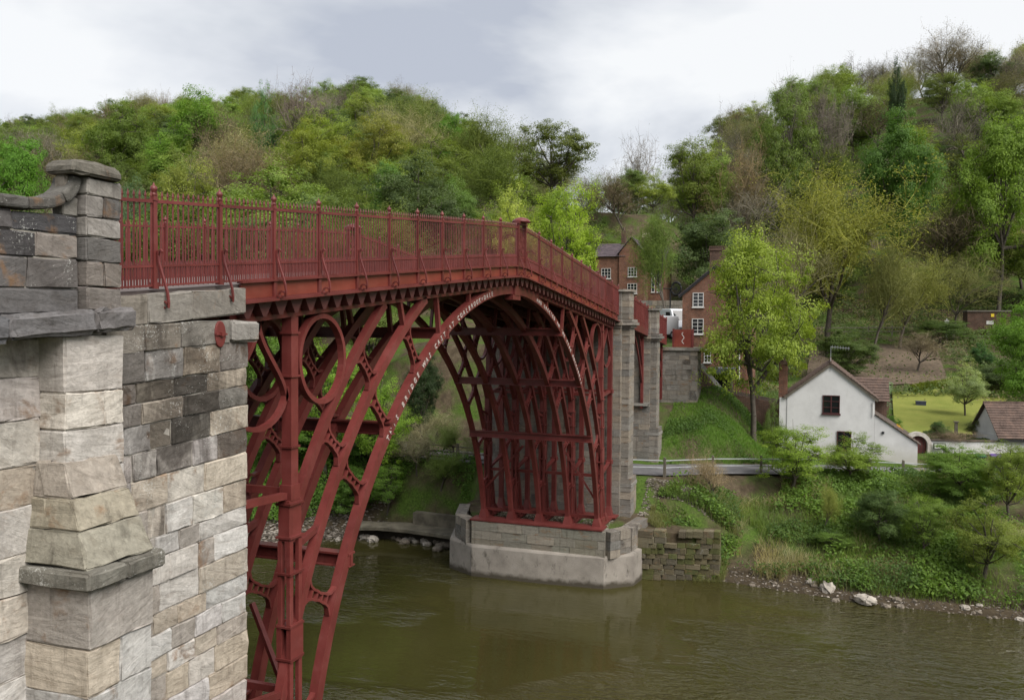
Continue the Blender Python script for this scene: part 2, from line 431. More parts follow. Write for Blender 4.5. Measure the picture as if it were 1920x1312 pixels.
def link_piece(ra, rb, th, y, s):
    """pierced, cusped link between two ribs on one radial line"""
    m = MB(); c, sn = math.cos(th), math.sin(th) * s
    er = Vector((sn, 0, c)); et = Vector((c, 0, -sn)); O = Vector((0, y, CZ))
    L = rb - ra; k = 8
    for side in (-1, 1):
        pts = []
        for i in range(k + 1):
            f = i / k; wd = .085 + .20 * (2 * f - 1) ** 4 + .012 * math.cos(f * 6 * PI)
            pts.append(O + er * (ra + L * f) + et * (side * wd))
        m.sweep(pts, .11, .055, AXY)
    for f in (.22, .41, .59, .78):
        q = O + er * (ra + L * f); m.bar(q - et * .09, q + et * .09, .09, .05, AXY)
    return m
for k, y in enumerate(RY):
    lo = -ang_foot(R1)
    ribL = rib_bar(R1, lo, 0, y, n=30).build('main_rib', RED, BR)
    ribR = rib_bar(R1, 0, -lo, y, n=30).build('main_rib', RED, BR)
    if k == 0: RIB_NEAR = (ribL, ribR)
    MB().box(-.36, .42, y - .15, y + .15, 13.44, 13.60).box(-.22, .30, y - .17, y + .17, 13.60, 14.0).build('crown_block', RED, BR)
    for s in (-1, 1):
        sx = lambda pts: [(q[0] * s, q[1], q[2]) for q in pts]
        m = MB().sweep(sx(arc_pts(R2, ang_deck(R2), ang_foot(R2), y, 26)), .18, .21, AXY); m.build('middle_rib', RED, BR)
        a3 = math.asin(13.1 / R3)
        MB().sweep(sx(arc_pts(R3, ang_deck(R3), a3, y, 12)), .17, .19, AXY).build('outer_rib', RED, BR)
        # column: solid head, slotted foot the middle rib runs through
        cx = 13.28 * s; m = MB()
        m.box(cx - .12, cx + .12, y - .11, y + .11, 9.35, zt(13.28))
        m.box(cx - .16, cx + .16, y - .135, y + .135, 9.05, 9.35)
        m.box(cx - .21, cx + .21, y - .125, y + .125, 8.25, 9.05)
        for sd in (-1, 1):
            xx = cx + .155 * sd
            for yy in (-.10, .10):
                m.box(xx - .06, xx + .06, y + yy - .04, y + yy + .04, ZB + .3, 8.25)
        m.box(cx - .22, cx + .22, y - .165, y - .145, 5.85, 6.6); m.box(cx - .22, cx + .22, y + .145, y + .165, 5.85, 6.6)
        m.box(cx - .32, cx + .32, y - .22, y + .22, ZB, ZB + .3)
        cob = m.build('column', RED, BR)
        for z in (12.35, 11.5, 10.1, 8.32, 8.98, 7.6, 6.55, 5.9, 4.6): (lambda a_, b_: MB().box(cx - a_, cx + a_, y - b_, y + b_, z - .022, z + .022))(*((.155, .14) if z > 9.3 else (.24, .175))).build('collar', RED, cob)
        # back post against the abutment
        bx = 15.32 * s
        m = MB().box(bx - .11, bx + .11, y - .11, y + .11, ZB + .5, zt(15.32))
        m.hexa([(bx - .2, y - .2, ZB), (bx + .2, y - .2, ZB), (bx + .2, y + .2, ZB), (bx - .2, y + .2, ZB),
                (bx - .11, y - .11, ZB + .5), (bx + .11, y - .11, ZB + .5), (bx + .11, y + .11, ZB + .5), (bx - .11, y + .11, ZB + .5)])
        for z in (9.25, 5.6): m.box(bx - .17, bx + .17, y - .16, y + .16, z - .1, z + .1)
        m.build('back_post', RED, BR)
        for z, zz_ in ((9.25, 9.15), (5.6, 5.25)): MB().bar((bx, y, z), (cx + .2 * s, y, zz_), .15, .13, AXY).build('strut', RED, BR)
        MB().bar((cx - .15 * s, y, 8.05), (R2 * math.sin(1.02) * s, y, CZ + R2 * math.cos(1.02)), .12, .12, AXY).build('strut', RED, BR)
        # foot shoes of the ribs
        for r in (R1, R2):
            a = ang_foot(r); fx = r * math.sin(a) * s
            MB().hexa([(fx - .24, y - .22, ZB - .02), (fx + .24, y - .22, ZB - .02), (fx + .24, y + .22, ZB - .02), (fx - .24, y + .22, ZB - .02),
                       (fx - .15 - .05 * s, y - .12, ZB + .38), (fx + .15 - .05 * s, y - .12, ZB + .38), (fx + .15 - .05 * s, y + .12, ZB + .38), (fx - .15 - .05 * s, y + .12, ZB + .38)]).build('rib_shoe', RED, BR)
        # ring in the spandrel
        MB().sweep([(12.16 * s + .86 * math.cos(2 * PI * i / 36), y, 11.80 + .90 * math.sin(2 * PI * i / 36)) for i in range(36)], .15, .10, AXY, closed=True).build('spandrel_ring', RED, BR)
        # ogee between column and back post
        m = MB()
        for e in (-1, 1):
            x0 = 14.35; x1 = 13.45 if e < 0 else 15.22
            pts = [((x0 + (x1 - x0) * f + .0) * s, y, zt(14.4) - .02 - 1.5 * (f + .16 * math.sin(2 * PI * f))) for f in [i / 12 for i in range(13)]]
            pts = [((x0 + (x1 - x0) * (f * f * (3 - 2 * f))) * s, y, zt(14.4) - 1.55 * f) for f in [i / 14 for i in range(15)]]
            m.sweep(pts, .12, .09, AXY)
        m.sweep([((14.35 + .92 * math.cos(a)) * s, y, 11.30 + .75 * math.sin(a)) for a in [PI + PI * i / 16 for i in range(17)]], .12, .09, AXY)
        m.build('ogee', RED, BR)
        for th in (35.4, 45.0, 53.0, 64.0, 73.5):
            link_piece(R1 + .12, R2 - .1, math.radians(th), y, s).build('cusped_link', RED, BR)
        for th in (43.8, 52.0):
            link_piece(R2 + .1, R3 - .09, math.radians(th), y, s).build('cusped_link', RED, BR)
        for x0, x1 in ((4.0, 4.0), (6.35, 6.15)):
            MB().bar((x1 * s, y, CZ + math.sqrt(R1 * R1 - x1 * x1) + .1), (x0 * s, y, zt(x0)), .12, .11, AXY).build('hanger', RED, BR)
        x1 = R2 * math.sin(ang_deck(R2) + .10); MB().bar((x1 * s, y, CZ + math.sqrt(R2 * R2 - x1 * x1)), ((x1 + .25) * s, y, zt(x1)), .12, .11, AXY).build('hanger', RED, BR)
# cross girders tying the five ribs
for s in (-1, 1):
    for x, z in ((9.12, 10.02), (11.06, 7.30), (5.75, 12.33)):
        m = MB(); y0, y1 = RY[0] - .12, RY[4] + .12
        m.box(x * s - .05, x * s + .05, y0, y1, z - .14, z + .10)
        m.box(x * s - .14, x * s + .14, y0, y1, z + .10, z + .145); m.box(x * s - .14, x * s + .14, y0, y1, z - .17, z - .14)
        m.build('cross_girder', RED, BR)
    for x, z in ((13.28, 9.2), (13.28, 5.2), (12.95, 3.2), (15.3, 9.25)):
        MB().box(x * s - .06, x * s + .06, RY[0], RY[4], z - .07, z + .07).build('cross_tie', RED, BR)
    for (ya, za_), (yb, zb_) in ((((RY[1] + .1), 6.5), (RY[0] + .1, 4.1)), ((RY[2] + .75, 6.6), (RY[4] - .1, 4.3))):
        MB().bar((12.35 * s, ya, za_), (12.75 * s, yb, zb_), .10, .10).build('diagonal_brace', RED, BR)
    # base plates
    for x0, x1 in ((11.95, 12.95), (14.85, 15.65)):
        a, b = sorted((x0 * s, x1 * s)); MB().box(a, b, -.16, 6.70, ZB - .07, ZB).build('base_plate', RED, BR)
    for yy in RY:
        a, b = sorted((12.95 * s, 14.85 * s)); MB().box(a, b, yy - .3, yy + .3, ZB - .075, ZB - .005).build('base_plate', RED, BR)
# lettering cast on the outer face of the near rib
_gl = {}
def glyph(ch):
    if ch in _gl: return _gl[ch]
    c = bpy.data.curves.new('letter', 'FONT'); c.body = ch; c.size = .20; c.align_x = 'CENTER'; c.extrude = .006; c.resolution_u = 2
    t = bpy.data.objects.new('letter_source', c); col.objects.link(t)
    bpy.context.view_layer.update()
    me = bpy.data.meshes.new_from_object(t.evaluated_get(bpy.context.evaluated_depsgraph_get()))
    bpy.data.objects.remove(t); me.materials.clear(); me.materials.append(WHITE); _gl[ch] = me
    return me
def rib_text(txt, a0, a1, rib):
    n = len(txt)
    for i, ch in enumerate(txt):
        if ch == ' ': continue
        a = a0 + (a1 - a0) * (i + .5) / n; r = R1 - .075
        o = bpy.data.objects.new('letter', glyph(ch)); link(o, rib)
        er = Vector((math.sin(a), 0, math.cos(a))); et = Vector((math.cos(a), 0, -math.sin(a)))
        M = Matrix((et, er, Vector((0, -1, 0)))).transposed().to_4x4()
        M.translation = Vector((r * math.sin(a), RY[0] - .107, CZ + r * math.cos(a))) - ORG[BR.name]
        o.matrix_local = M
rib_text('THIS BRIDGE WAS CAST AT COALBROOK=DALE', math.radians(-46.6), math.radians(-9.6), RIB_NEAR[0])
rib_text('AND ERECTED IN THE YEAR MDCCLXXIX', math.radians(10.6), math.radians(45.0), RIB_NEAR[1])

# ---- deck
DX = [-15.25 + i * (30.9 / 60) for i in range(61)]
def strip(fn_lo, fn_hi, y0, y1, xs):
    """long member following the deck camber"""
    m = MB(); b = 0
    for x in xs:
        m.V += [(x, y0, fn_lo(x)), (x, y1, fn_lo(x)), (x, y1, fn_hi(x)), (x, y0, fn_hi(x))]
    for i in range(len(xs) - 1):
        a = i * 4
        for j in range(4): m.F.append((a + j, a + (j + 1) % 4, a + 4 + (j + 1) % 4, a + 4 + j))
    n = (len(xs) - 1) * 4; m.F += [(3, 2, 1, 0), (n, n + 1, n + 2, n + 3)]
    return m
YW = 6.53                                             # width between the railings
LONG = [-22 + i * .6 for i in range(0, 91)]
DECKM = plain('deck_surface', (.16, .13, .12), .9, .2, 4, bump=.3, coords='pos')
strip(lambda x: zf(x) + .16, lambda x: zf(x) + .34, .07, YW - .07, LONG).build('deck_surface', DECKM, BR)
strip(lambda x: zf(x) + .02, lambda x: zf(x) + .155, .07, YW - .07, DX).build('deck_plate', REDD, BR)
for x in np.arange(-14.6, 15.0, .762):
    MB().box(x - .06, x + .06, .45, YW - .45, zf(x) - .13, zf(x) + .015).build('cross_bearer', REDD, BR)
for y in RY:
    for xs in ([x for x in DX if x <= .01], [x for x in DX if x >= -.3]):
        strip(lambda x: zf(x) - .37, lambda x: zf(x) - .02, y - .09, y + .09, xs).build('deck_bearer', REDD if y != RY[0] else RED, BR)  # inner bearers take the paint with shade in it
def post_xs(): return [-17.30, -15.78] + [-14.25 + 1.524 * i for i in range(9)] + [-.42, .42] + [2.06 + 1.524 * i for i in range(9)]
PX = post_xs()
for side in (0, 1):
    yo = 0.0 if side == 0 else YW; sg = -1 if side == 0 else 1
    Y = lambda d: yo + sg * d                          # d > 0 is outward
    def yb(a, b): return tuple(sorted((Y(a), Y(b))))
    strip(lambda x: zf(x), lambda x: zf(x) + .045, *yb(-.07, .13), DX).build('fascia_flange', RED, BR)
    strip(lambda x: zf(x) + .045, lambda x: zf(x) + .075, *yb(-.02, .06), DX).build('fascia_moulding', RED, BR)
    strip(lambda x: zf(x) + .36, lambda x: zf(x) + .40, *yb(-.06, .07), DX).build('fascia_capping', RED, BR)
    edges = [-15.25] + PX[2:] + [15.65]
    for a, b in zip(edges[:-1], edges[1:]):
        if b - a < .2: continue
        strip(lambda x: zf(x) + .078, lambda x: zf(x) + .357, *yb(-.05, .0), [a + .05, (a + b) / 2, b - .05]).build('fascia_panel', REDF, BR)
    for x in PX[2:]:
        strip(lambda x: zf(x) + .05, lambda x: zf(x) + .355, *yb(-.045, .045), [x - .048, x + .048]).build('fascia_rib', RED, BR)
    # triangular brackets under the overhang
    for i in range(60):
        x = -15.0 + i * .508
        if x > 15.3: break
        y0, y1 = yb(-.19, -.02); a = zf(x) - .006
        m = MB(); m.prism([(x - .235, y0, a + .02), (x + .235, y0, a + .02), (x + .05, y0, a - .27), (x - .05, y0, a - .27)], None, (0, y1 - y0, 0))
        m.build('bracket', REDD, BR)  # overhang's shade on the brackets comes from the darker paint

# ---- railings
def railing(xs, yo, sg, indiv):
    """posts at xs; bars between; indiv = how many bays get their bars as objects of their own"""
    for i, (a, b) in enumerate(zip(xs[:-1], xs[1:])):
        L = b - a
        bay = MB().add(*_bar2(a, b, yo, 1.32, .055, .05)).build('top_rail', RED, BR)
        for h, w, d in ((.33, .035, .03), (.04, .05, .03)): MB().add(*_bar2(a, b, yo, h, w, d)).build('lower_rail', RED, bay)
        nb = max(2, int(round(L / .118))); ind = indiv(i)
        rest = MB()
        for j in range(nb):
            x = a + L * (j + .5) / nb; z = zf(x) + .385
            if ind:
                o = bpy.data.objects.new('baluster', BAL); link(o, bay); o.location = Vector((x, yo, z)) - ORG[BR.name]
            else:
                rest.sweep([(x, yo, z), (x, yo, z + 1.36), (x, yo, z + 1.44)], .026, .026, None, n=4, taper=[1, 1, .2])
            xd = a + L * j / nb if j else None
            if xd is not None: rest.sweep([(xd, yo, z), (xd, yo, z + .33), (xd, yo, z + .40)], .024, .024, None, n=4, taper=[1, 1, .2])
        if rest.V:
            s = rest.build('dog_bars' if ind else 'balusters', RED, bay); s['kind'] = 'stuff'
    for x in xs:
        if abs(x) < .5: continue
        z = zf(x) + .36
        m = MB().box(x - .036, x + .036, yo - .036, yo + .036, z, z + 1.40)
        m.box(x - .05, x + .05, yo - .05, yo + .05, z + .0, z + .10); m.box(x - .046, x + .046, yo - .046, yo + .046, z + 1.33, z + 1.37)
        p = m.build('railing_post', RED, BR)
        MB().lathe(x, yo, [(.03, z + 1.40), (.045, z + 1.425), (.028, z + 1.445), (.03, z + 1.46), (.052, z + 1.49), (.056, z + 1.515), (.045, z + 1.545), (.018, z + 1.565), (.012, z + 1.59), (.004, z + 1.61)], 8).build('finial', RED, p, True)
def _bar2(a, b, yo, h, w, d):
    za, zb = zf(a) + .385 + h, zf(b) + .385 + h
    return ([(a, yo - w / 2, za - d), (b, yo - w / 2, zb - d), (b, yo + w / 2, zb - d), (a, yo + w / 2, za - d),
             (a, yo - w / 2, za), (b, yo - w / 2, zb), (b, yo + w / 2, zb), (a, yo + w / 2, za)],
            [(0, 3, 2, 1), (4, 5, 6, 7), (0, 1, 5, 4), (1, 2, 6, 5), (2, 3, 7, 6), (3, 0, 4, 7)])
BAL = MB().sweep([(0, 0, 0), (0, 0, 1.36), (0, 0, 1.375), (0, 0, 1.40), (0, 0, 1.46)], .026, .026, None, n=6, taper=[1, 1, 1.5, 1.3, .15]).mesh('baluster', RED)
def scroll(x, yo, sg, full=True):
    """S-scroll stay from the post down over the fascia"""
    z = zf(x) + .385; P = []
    xo = x + .02
    n = 10
    def c(d, h): return Vector((xo, yo + sg * d, z + h))
    # lower volute
    for i in range(11):
        a = -1.9 * PI + i * (2.0 * PI / 10); r = .028 + .007 * i
        P.append(c(.155 + r * math.cos(a), -.285 - r * math.sin(a) * .95))
    P += [c(.255, -.22), c(.235, -.08), c(.18, .08), c(.12, .24), c(.075, .38), c(.06, .48), c(.075, .54), c(.11, .565), c(.135, .54), c(.125, .51)]
    m = MB().sweep(P, .036, .030, (1, 0, 0)); m.bar(c(-.02, .53), c(.09, .53), .03, .03); m.bar(c(-.02, -.30), c(.12, -.30), .03, .03)
    m.build('scroll_stay', RED, BR)
MAIN = [-18.45] + PX + [15.72]
railing(MAIN, 0.0, -1, lambda i: i < 21 and not (abs(MAIN[i] + .42) < .01))
railing(MAIN, YW, 1, lambda i: False)
for x in PX:
    if abs(x) > .45 or True: scroll(x, 0.0, -1)
for x in PX[2:]: scroll(x, YW, 1)
railing([17.35, 18.9, 20.4, 21.9, 23.3, 24.35], 0.0, -1, lambda i: False); railing([25.6, 27.0, 28.4, 29.9, 31.4], 0.0, -1, lambda i: False)
railing([17.35, 18.9, 20.4, 21.9, 23.3, 24.35], YW, 1, lambda i: False); railing([25.6, 27.0, 28.4, 29.9, 31.4], YW, 1, lambda i: False)
# side-span fascias and their thin spandrel frames
for a, b in ((17.3, 24.4), (25.55, 31.5)):
    xs = [a + (b - a) * i / 6 for i in range(7)]
    for y0, y1 in ((-.03, .05), (YW - .05, YW + .03)):
        strip(lambda x: zf(x) + .0, lambda x: zf(x) + .39, y0, y1, xs).build('fascia_panel', RED, BR)
    strip(lambda x: zf(x) - .02, lambda x: zf(x) + .15, .1, YW - .1, xs).build('deck_plate', REDD, BR)
    for y in RY:
        m = MB(); xe = b - .22
        m.box(xe - .09, xe + .09, y - .08, y + .08, 7.6, zf(xe))
        m.sweep([(xe - .05 - 3.4 * f, y, 9.2 + (zf(xe - 3.4) - 9.25) * math.sin(f * PI / 2)) for f in [i / 8 for i in range(9)]], .10, .11, AXY)
        m.sweep([(xe - .05 - 1.5 * f, y, 10.3 + (zf(xe - 1.5) - 10.3) * math.sin(f * PI / 2)) for f in [i / 6 for i in range(7)]], .09, .09, AXY)
        m.sweep([(a + .1 + 1.6 * f, y, 10.1 + (zf(a + 1.6) - 10.1) * math.sin(f * PI / 2)) for f in [i / 6 for i in range(7)]], .09, .09, AXY)
        m.build('side_frame', RED, BR)
# ---- crest panel with its pierced sunburst, on both railings
for yo, sg in ((0.0, -1), (YW, 1)):
    z = zf(0) + .385; m = MB()
    m.box(-.42, -.33, yo - .06, yo + .06, z, z + 1.42); m.box(.33, .42, yo - .06, yo + .06, z, z + 1.42)
    m.box(-.46, .46, yo - .08, yo + .08, z + 1.42, z + 1.50); m.box(-.33, .33, yo - .05, yo + .05, z, z + .14)
    pan = m.build('crest_panel', RED, BR)
    MB().lathe(0, yo, [(.34, z + 1.50), (.31, z + 1.56), (.22, z + 1.63), (.10, z + 1.67), (.01, z + 1.68)], 12).build('crest_cap', RED, pan, True)
    m = MB()
    for i in range(8):
        a = i * PI / 4 + PI / 8; c, s_ = math.cos(a), math.sin(a)
        m.bar((.05 * c, yo, z + .82 + .05 * s_), (.27 * c, yo, z + .82 + .40 * s_), .03, .045, AXY)
    m.sweep([(.29 * math.cos(i * PI / 10), yo, z + .82 + .44 * math.sin(i * PI / 10)) for i in range(20)], .03, .035, AXY, closed=True)
    m.sweep([(.16 * math.cos(i * PI / 6), yo, z + .26 + .10 * math.sin(i * PI / 6)) for i in range(12)], .03, .03, AXY, closed=True)
    m.build('sunburst', RED, pan)
# ================================================================ stonework
def rough_box(sx, sy, sz, seed, nx=4, ny=2, nz=3, e=.03, amp=.014):
    """box with worn, chamfered edges and slightly uneven faces; returns V, F centred on the origin"""
    rs = np.random.RandomState(seed)
    def knots(s, n):
        ee = min(e / s, .3)
        return np.concatenate([[0], np.linspace(ee, 1 - ee, max(2, n - 1)), [1]]) if n > 1 else np.array([0, 1.])
    K = [knots(sx, nx), knots(sy, ny), knots(sz, nz)]; N = [len(k) for k in K]
    vid = {}; V = []; F = []
    def vert(i, j, k):
        q = (i, j, k)
        if q in vid: return vid[q]
        ext = [(-1 if a == 0 else (1 if a == n - 1 else 0)) for a, n in zip(q, N)]
        p = [(K[0][i] - .5) * sx, (K[1][j] - .5) * sy, (K[2][k] - .5) * sz]
        ne = sum(1 for x in ext if x)
        for a in range(3):
            if ext[a]:
                p[a] -= ext[a] * (e * (.75 if ne == 2 else 1.1 if ne == 3 else 0) * rs.uniform(.5, 1.3))
                p[a] += rs.normal() * amp * (1.0 if ne == 1 else .6)
            elif True: p[a] += rs.normal() * amp * .5
        vid[q] = len(V); V.append(p); return vid[q]
    for a in range(3):
        b, c = (a + 1) % 3, (a + 2) % 3
        for side in (0, N[a] - 1):
            for i in range(N[b] - 1):
                for j in range(N[c] - 1):
                    q = []
                    for di, dj in ((0, 0), (1, 0), (1, 1), (0, 1)):
                        t = [0, 0, 0]; t[a] = side; t[b] = i + di; t[c] = j + dj; q.append(vert(*t))
                    F.append(q if side else q[::-1])
    return V, F
_sd = [0]
def block(parent, x0, x1, y0, y1, z0, z1, tint, soot=0.0, mat=None, name='stone', res=(4, 2, 3), e=.016, amp=.008, warp=None, smooth=False):
    _sd[0] += 1
    c = Vector(((x0 + x1) / 2, (y0 + y1) / 2, (z0 + z1) / 2))
    V, F = rough_box(x1 - x0, y1 - y0, z1 - z0, _sd[0], *res, e=e, amp=amp)
    if warp: V = [tuple(Vector(warp(Vector(v) + c)) - c) for v in V]
    me = np_mesh(name, V, F, mat or STONE, smooth)
    o = bpy.data.objects.new(name, me); link(o, parent); o.location = c - org_of(parent)
    o.color = (*tint, soot); return o
UNIT = [np_mesh('stone_unit', *rough_box(1, 1, 1, 900 + i, 3, 2, 3, e=.012, amp=.007), STONEF, False) for i in range(6)]
def ublock(parent, x0, x1, y0, y1, z0, z1, tint, soot=0.0, name='stone', rz=0.0):
    _sd[0] += 1
    o = bpy.data.objects.new(name, UNIT[_sd[0] % 6]); link(o, parent)
    o.location = Vector(((x0 + x1) / 2, (y0 + y1) / 2, (z0 + z1) / 2)) - org_of(parent)
    o.scale = (x1 - x0, y1 - y0, z1 - z0); o.rotation_euler = (0, 0, rz); o.color = (*tint, soot); return o
rnd = random.Random(11)
def vary(c, v=.12):
    k = 1 + rnd.uniform(-v, v); w = rnd.uniform(-.03, .03)
    return (c[0] * k * (1 + w), c[1] * k, c[2] * k * (1 - w))
PALE = [(.52, .495, .465), (.50, .475, .445), (.45, .435, .415), (.51, .47, .415), (.42, .395, .37), (.44, .385, .315), (.33, .30, .27), (.48, .445, .425), (.38, .335, .28)]
DARK = [(.095, .09, .092), (.075, .072, .075), (.115, .108, .106), (.145, .134, .125), (.185, .165, .15)]
MID = [(.215, .198, .175), (.19, .174, .152), (.23, .21, .183), (.175, .163, .146), (.24, .21, .172)]
def pick(p, v=.12): return vary(rnd.choice(p), v)
def courses(z0, z1, h0, h1):
    zs = [z0]
    while z1 - zs[-1] > h1 * 1.45: zs.append(zs[-1] + rnd.uniform(h0, h1))
    zs.append(z1); return list(zip(zs[:-1], zs[1:]))
def splits(a, b, l0, l1, first=None):
    xs = [a]; 
    if first and first < b - a - l0: xs.append(a + first)
    while b - xs[-1] > l1 * 1.3: xs.append(xs[-1] + rnd.uniform(l0, l1))
    xs.append(b); return list(zip(xs[:-1], xs[1:]))

# ---------------------------------------------------------------- near abutment
NA = thing('stone_abutment', 'tall pale sandstone bridge abutment with soot stains, pilaster and capped pillar beside the camera', 'abutment', (-18, 1, -1))
J = .005
WY = -.17                                             # plane of the recessed wall
MB().box(-26, -15.36, WY + .028, 6.6, -1, 12.45).box(-26, -19.3, -.47, -.27, 12.45, 13.75).build('mortar_core', MORTAR, NA)
def soot_wall(x, z):
    s = 0.0
    if z > 10.4: s = .60 + .12 * math.sin(x * 5 + z * 3)
    elif z > 9.2: s = .44
    elif z > 7.8: s = .30
    return s
# recessed wall beside the arch
for z0, z1 in courses(3.2, 12.15, .30, .47):
    for x0, x1 in splits(-18.75, -15.28, .38, .95, rnd.uniform(.3, .8)):
        edge = -15.28 + rnd.uniform(-.03, .04) if x1 > -15.3 else x1
        pr_ = rnd.uniform(-.018, .018)
        zt_ = .055
        tint = pick(PALE if z0 < 9.6 or rnd.random() < .35 else MID + PALE)
        block(NA, x0 + J, edge - J, WY + pr_, WY + .42, z0 + J, z1 - J, tint, soot_wall((x0 + x1) / 2, (z0 + z1) / 2) + rnd.uniform(-.06, .10), res=(5, 2, 4), amp=.009,
              warp=lambda v, zz0=z0: (v.x, v.y, v.z + .05 * (v.x + 17) * min(1, max(0, (v.z - 6) / 6))))
# corner quoin that corbels out under the fascia
block(NA, -15.75, -15.02, WY - .10, WY + .5, 12.20, 12.56, (.26, .245, .225), .35, e=.05)
# frieze course and deck-edge course rising with the roadway
for i, (x0, x1) in enumerate(splits(-18.45, -15.75, .55, .95)):
    block(NA, x0 + J, x1 - J, WY - .03, WY + .4, 12.13, 12.52, pick(MID), .42 + rnd.uniform(-.1, .1), res=(5, 2, 3),
          warp=lambda v: (v.x, v.y, v.z + .05 * (v.x + 17)))
for i, (x0, x1) in enumerate(splits(-18.55, -15.32, .62, 1.05)):
    block(NA, x0 + J, x1 - J, WY - .02, WY + .5, 12.55, 12.985, pick(MID[:3]), .25 + rnd.uniform(-.1, .12), res=(5, 2, 3), amp=.01,
          warp=lambda v: (v.x, v.y, v.z + .0918 * (v.x + 17)))
# flanking pilaster, below the string course
PXA, PXB, PYF = -19.5, -18.52, -.60
for n_, (z0, z1) in enumerate(courses(9.55, 12.34, .42, .58)):
    cut = rnd.uniform(.3, .7)
    for x0, x1 in (((PXA, PXA + cut), (PXA + cut, PXB)) if n_ % 2 else ((PXA, PXB),)):
        block(NA, x0 + J, x1 - J, PYF + rnd.uniform(-.015, .015), WY + .3, z0 + J, z1 - J, pick(PALE[:5] + PALE[7:]), .10 + rnd.uniform(-.05, .12), res=(6, 3, 4), amp=.010, e=.018)
# pedestal with weathered top and ledge
def wx(v, z0=9.45, z1=10.76):
    f = min(1, max(0, (v.z - z0) / (z1 - z0)))
    return (v.x + (.20 * f if v.x < -19.2 else -.06 * f), v.y + (.60 * f if v.y < -.5 else 0), v.z)
zz_ = 9.50
for h in (.44, .38, .44):
    block(NA, -19.74, -18.62, -1.20, WY + .2, zz_, zz_ + h - .012, pick([(.27, .25, .20), (.30, .27, .235), (.33, .31, .28)]), .30, res=(7, 5, 4), amp=.012, e=.02, warp=wx); zz_ += h
for x0, x1 in ((-19.84, -19.2), (-19.2, -18.52)):
    block(NA, x0 + 0.003, x1 - 0.003, -1.30, WY + .2, 9.26, 9.48, pick([(.17, .165, .145), (.21, .20, .17)]), .38, res=(5, 4, 2), e=.03)
for n_, (z0, z1) in enumerate(courses(3.2, 9.25, .42, .62)):
    cut = rnd.uniform(.35, .75)
    for x0, x1 in (((-19.72, -19.72 + cut), (-19.72 + cut, -18.64)) if n_ % 2 else ((-19.72, -18.64),)):
        block(NA, x0 + J, x1 - J, -1.17 + rnd.uniform(-.02, .02), WY + .3, z0 + J, z1 - J, pick(PALE, .15), .12 + rnd.uniform(-.05, .15), res=(6, 5, 4), amp=.012, e=.018)
# wall left of the pilaster
for z0, z1 in courses(3.2, 12.30, .46, .66):
    for x0, x1 in splits(-24.5, -19.48, .75, 1.35, rnd.uniform(.5, 1.2)):
        block(NA, x0 + J, x1 - J, WY + rnd.uniform(-.02, .02), WY + .4, z0 + J, z1 - J, pick(PALE[:5] + PALE[7:]), (.30 if z0 > 11.2 else .14) + rnd.uniform(-.1, .18), res=(6, 2, 4), amp=.013)
# string course
def sweepup(v): return (v.x, v.y, v.z + .075 * (v.x + 19.3))
for x0, x1 in ((-24.5, -22.1), (-22.1, -20.35), (-20.35, -19.1), (-19.1, -18.40)):
    block(NA, x0 + 0.003, x1 - 0.003, -.73, .2, 12.36, 12.66, pick([(.17, .165, .165), (.14, .135, .138), (.20, .19, .18)]), .30, res=(7, 3, 4), e=.05, amp=.012, warp=sweepup)
# parapet wall left of the pillar
for n_, (z0, z1) in enumerate(((12.62, 12.93), (12.93, 13.31), (13.31, 13.62), (13.62, 13.86))):
    a = -24.4
    for x0, x1 in splits(a, -19.18, .65, 1.25, rnd.uniform(.4, 1.1)):
        block(NA, x0 + J, x1 - J, -.50 + rnd.uniform(-.012, .012), -.24, z0 + J, z1 - J, pick(DARK), .30 + rnd.uniform(-.1, .15), res=(5, 2, 3), e=.022,
              warp=lambda v: (v.x, v.y, v.z + .03 * (v.x + 19.3)))
# capped pillar
for n_, (z0, z1) in enumerate(((12.66, 12.97), (12.97, 13.30), (13.30, 13.62), (13.62, 13.88), (13.88, 14.16), (14.16, 14.38))):
    tint = pick(DARK[2:] if n_ < 3 else [(.27, .25, .225), (.30, .275, .25), (.24, .225, .21)])
    if n_ in (1, 4):
        block(NA, -19.14, -18.86 - J, -.60, -.26, z0 + J, z1 - J, tint, .25, res=(3, 3, 3), e=.02); block(NA, -18.86 + J, -18.56, -.60, -.26, z0 + J, z1 - J, pick(DARK[2:]), .2, res=(3, 3, 3), e=.02)
    else: block(NA, -19.14, -18.56, -.60 + rnd.uniform(-.01, .01), -.26, z0 + J, z1 - J, tint, .2 + rnd.uniform(-.1, .1), res=(5, 3, 3), e=.02)
for n_, (z0, z1) in enumerate(((13.86, 14.12), (14.12, 14.38))):
    block(NA, -19.40 + .05 * n_, -19.16, -.47, -.28, z0 + J, z1 - J, pick(MID[:3]), .15, res=(3, 2, 3), e=.02)
def capw(v):
    f = min(1, max(0, (v.z - 14.50) / .1)); cx, cy = -19.02, -.45
    return (v.x + (cx - v.x) * .22 * f, v.y + (cy - v.y) * .22 * f, v.z + .05 * f * (1 - min(1, abs(v.x - cx) / .5)))
block(NA, -19.43, -18.62, -.68, -.20, 14.39, 14.56, (.135, .125, .105), .3, name='cap_stone', res=(8, 6, 4), e=.03, amp=.004, warp=capw)
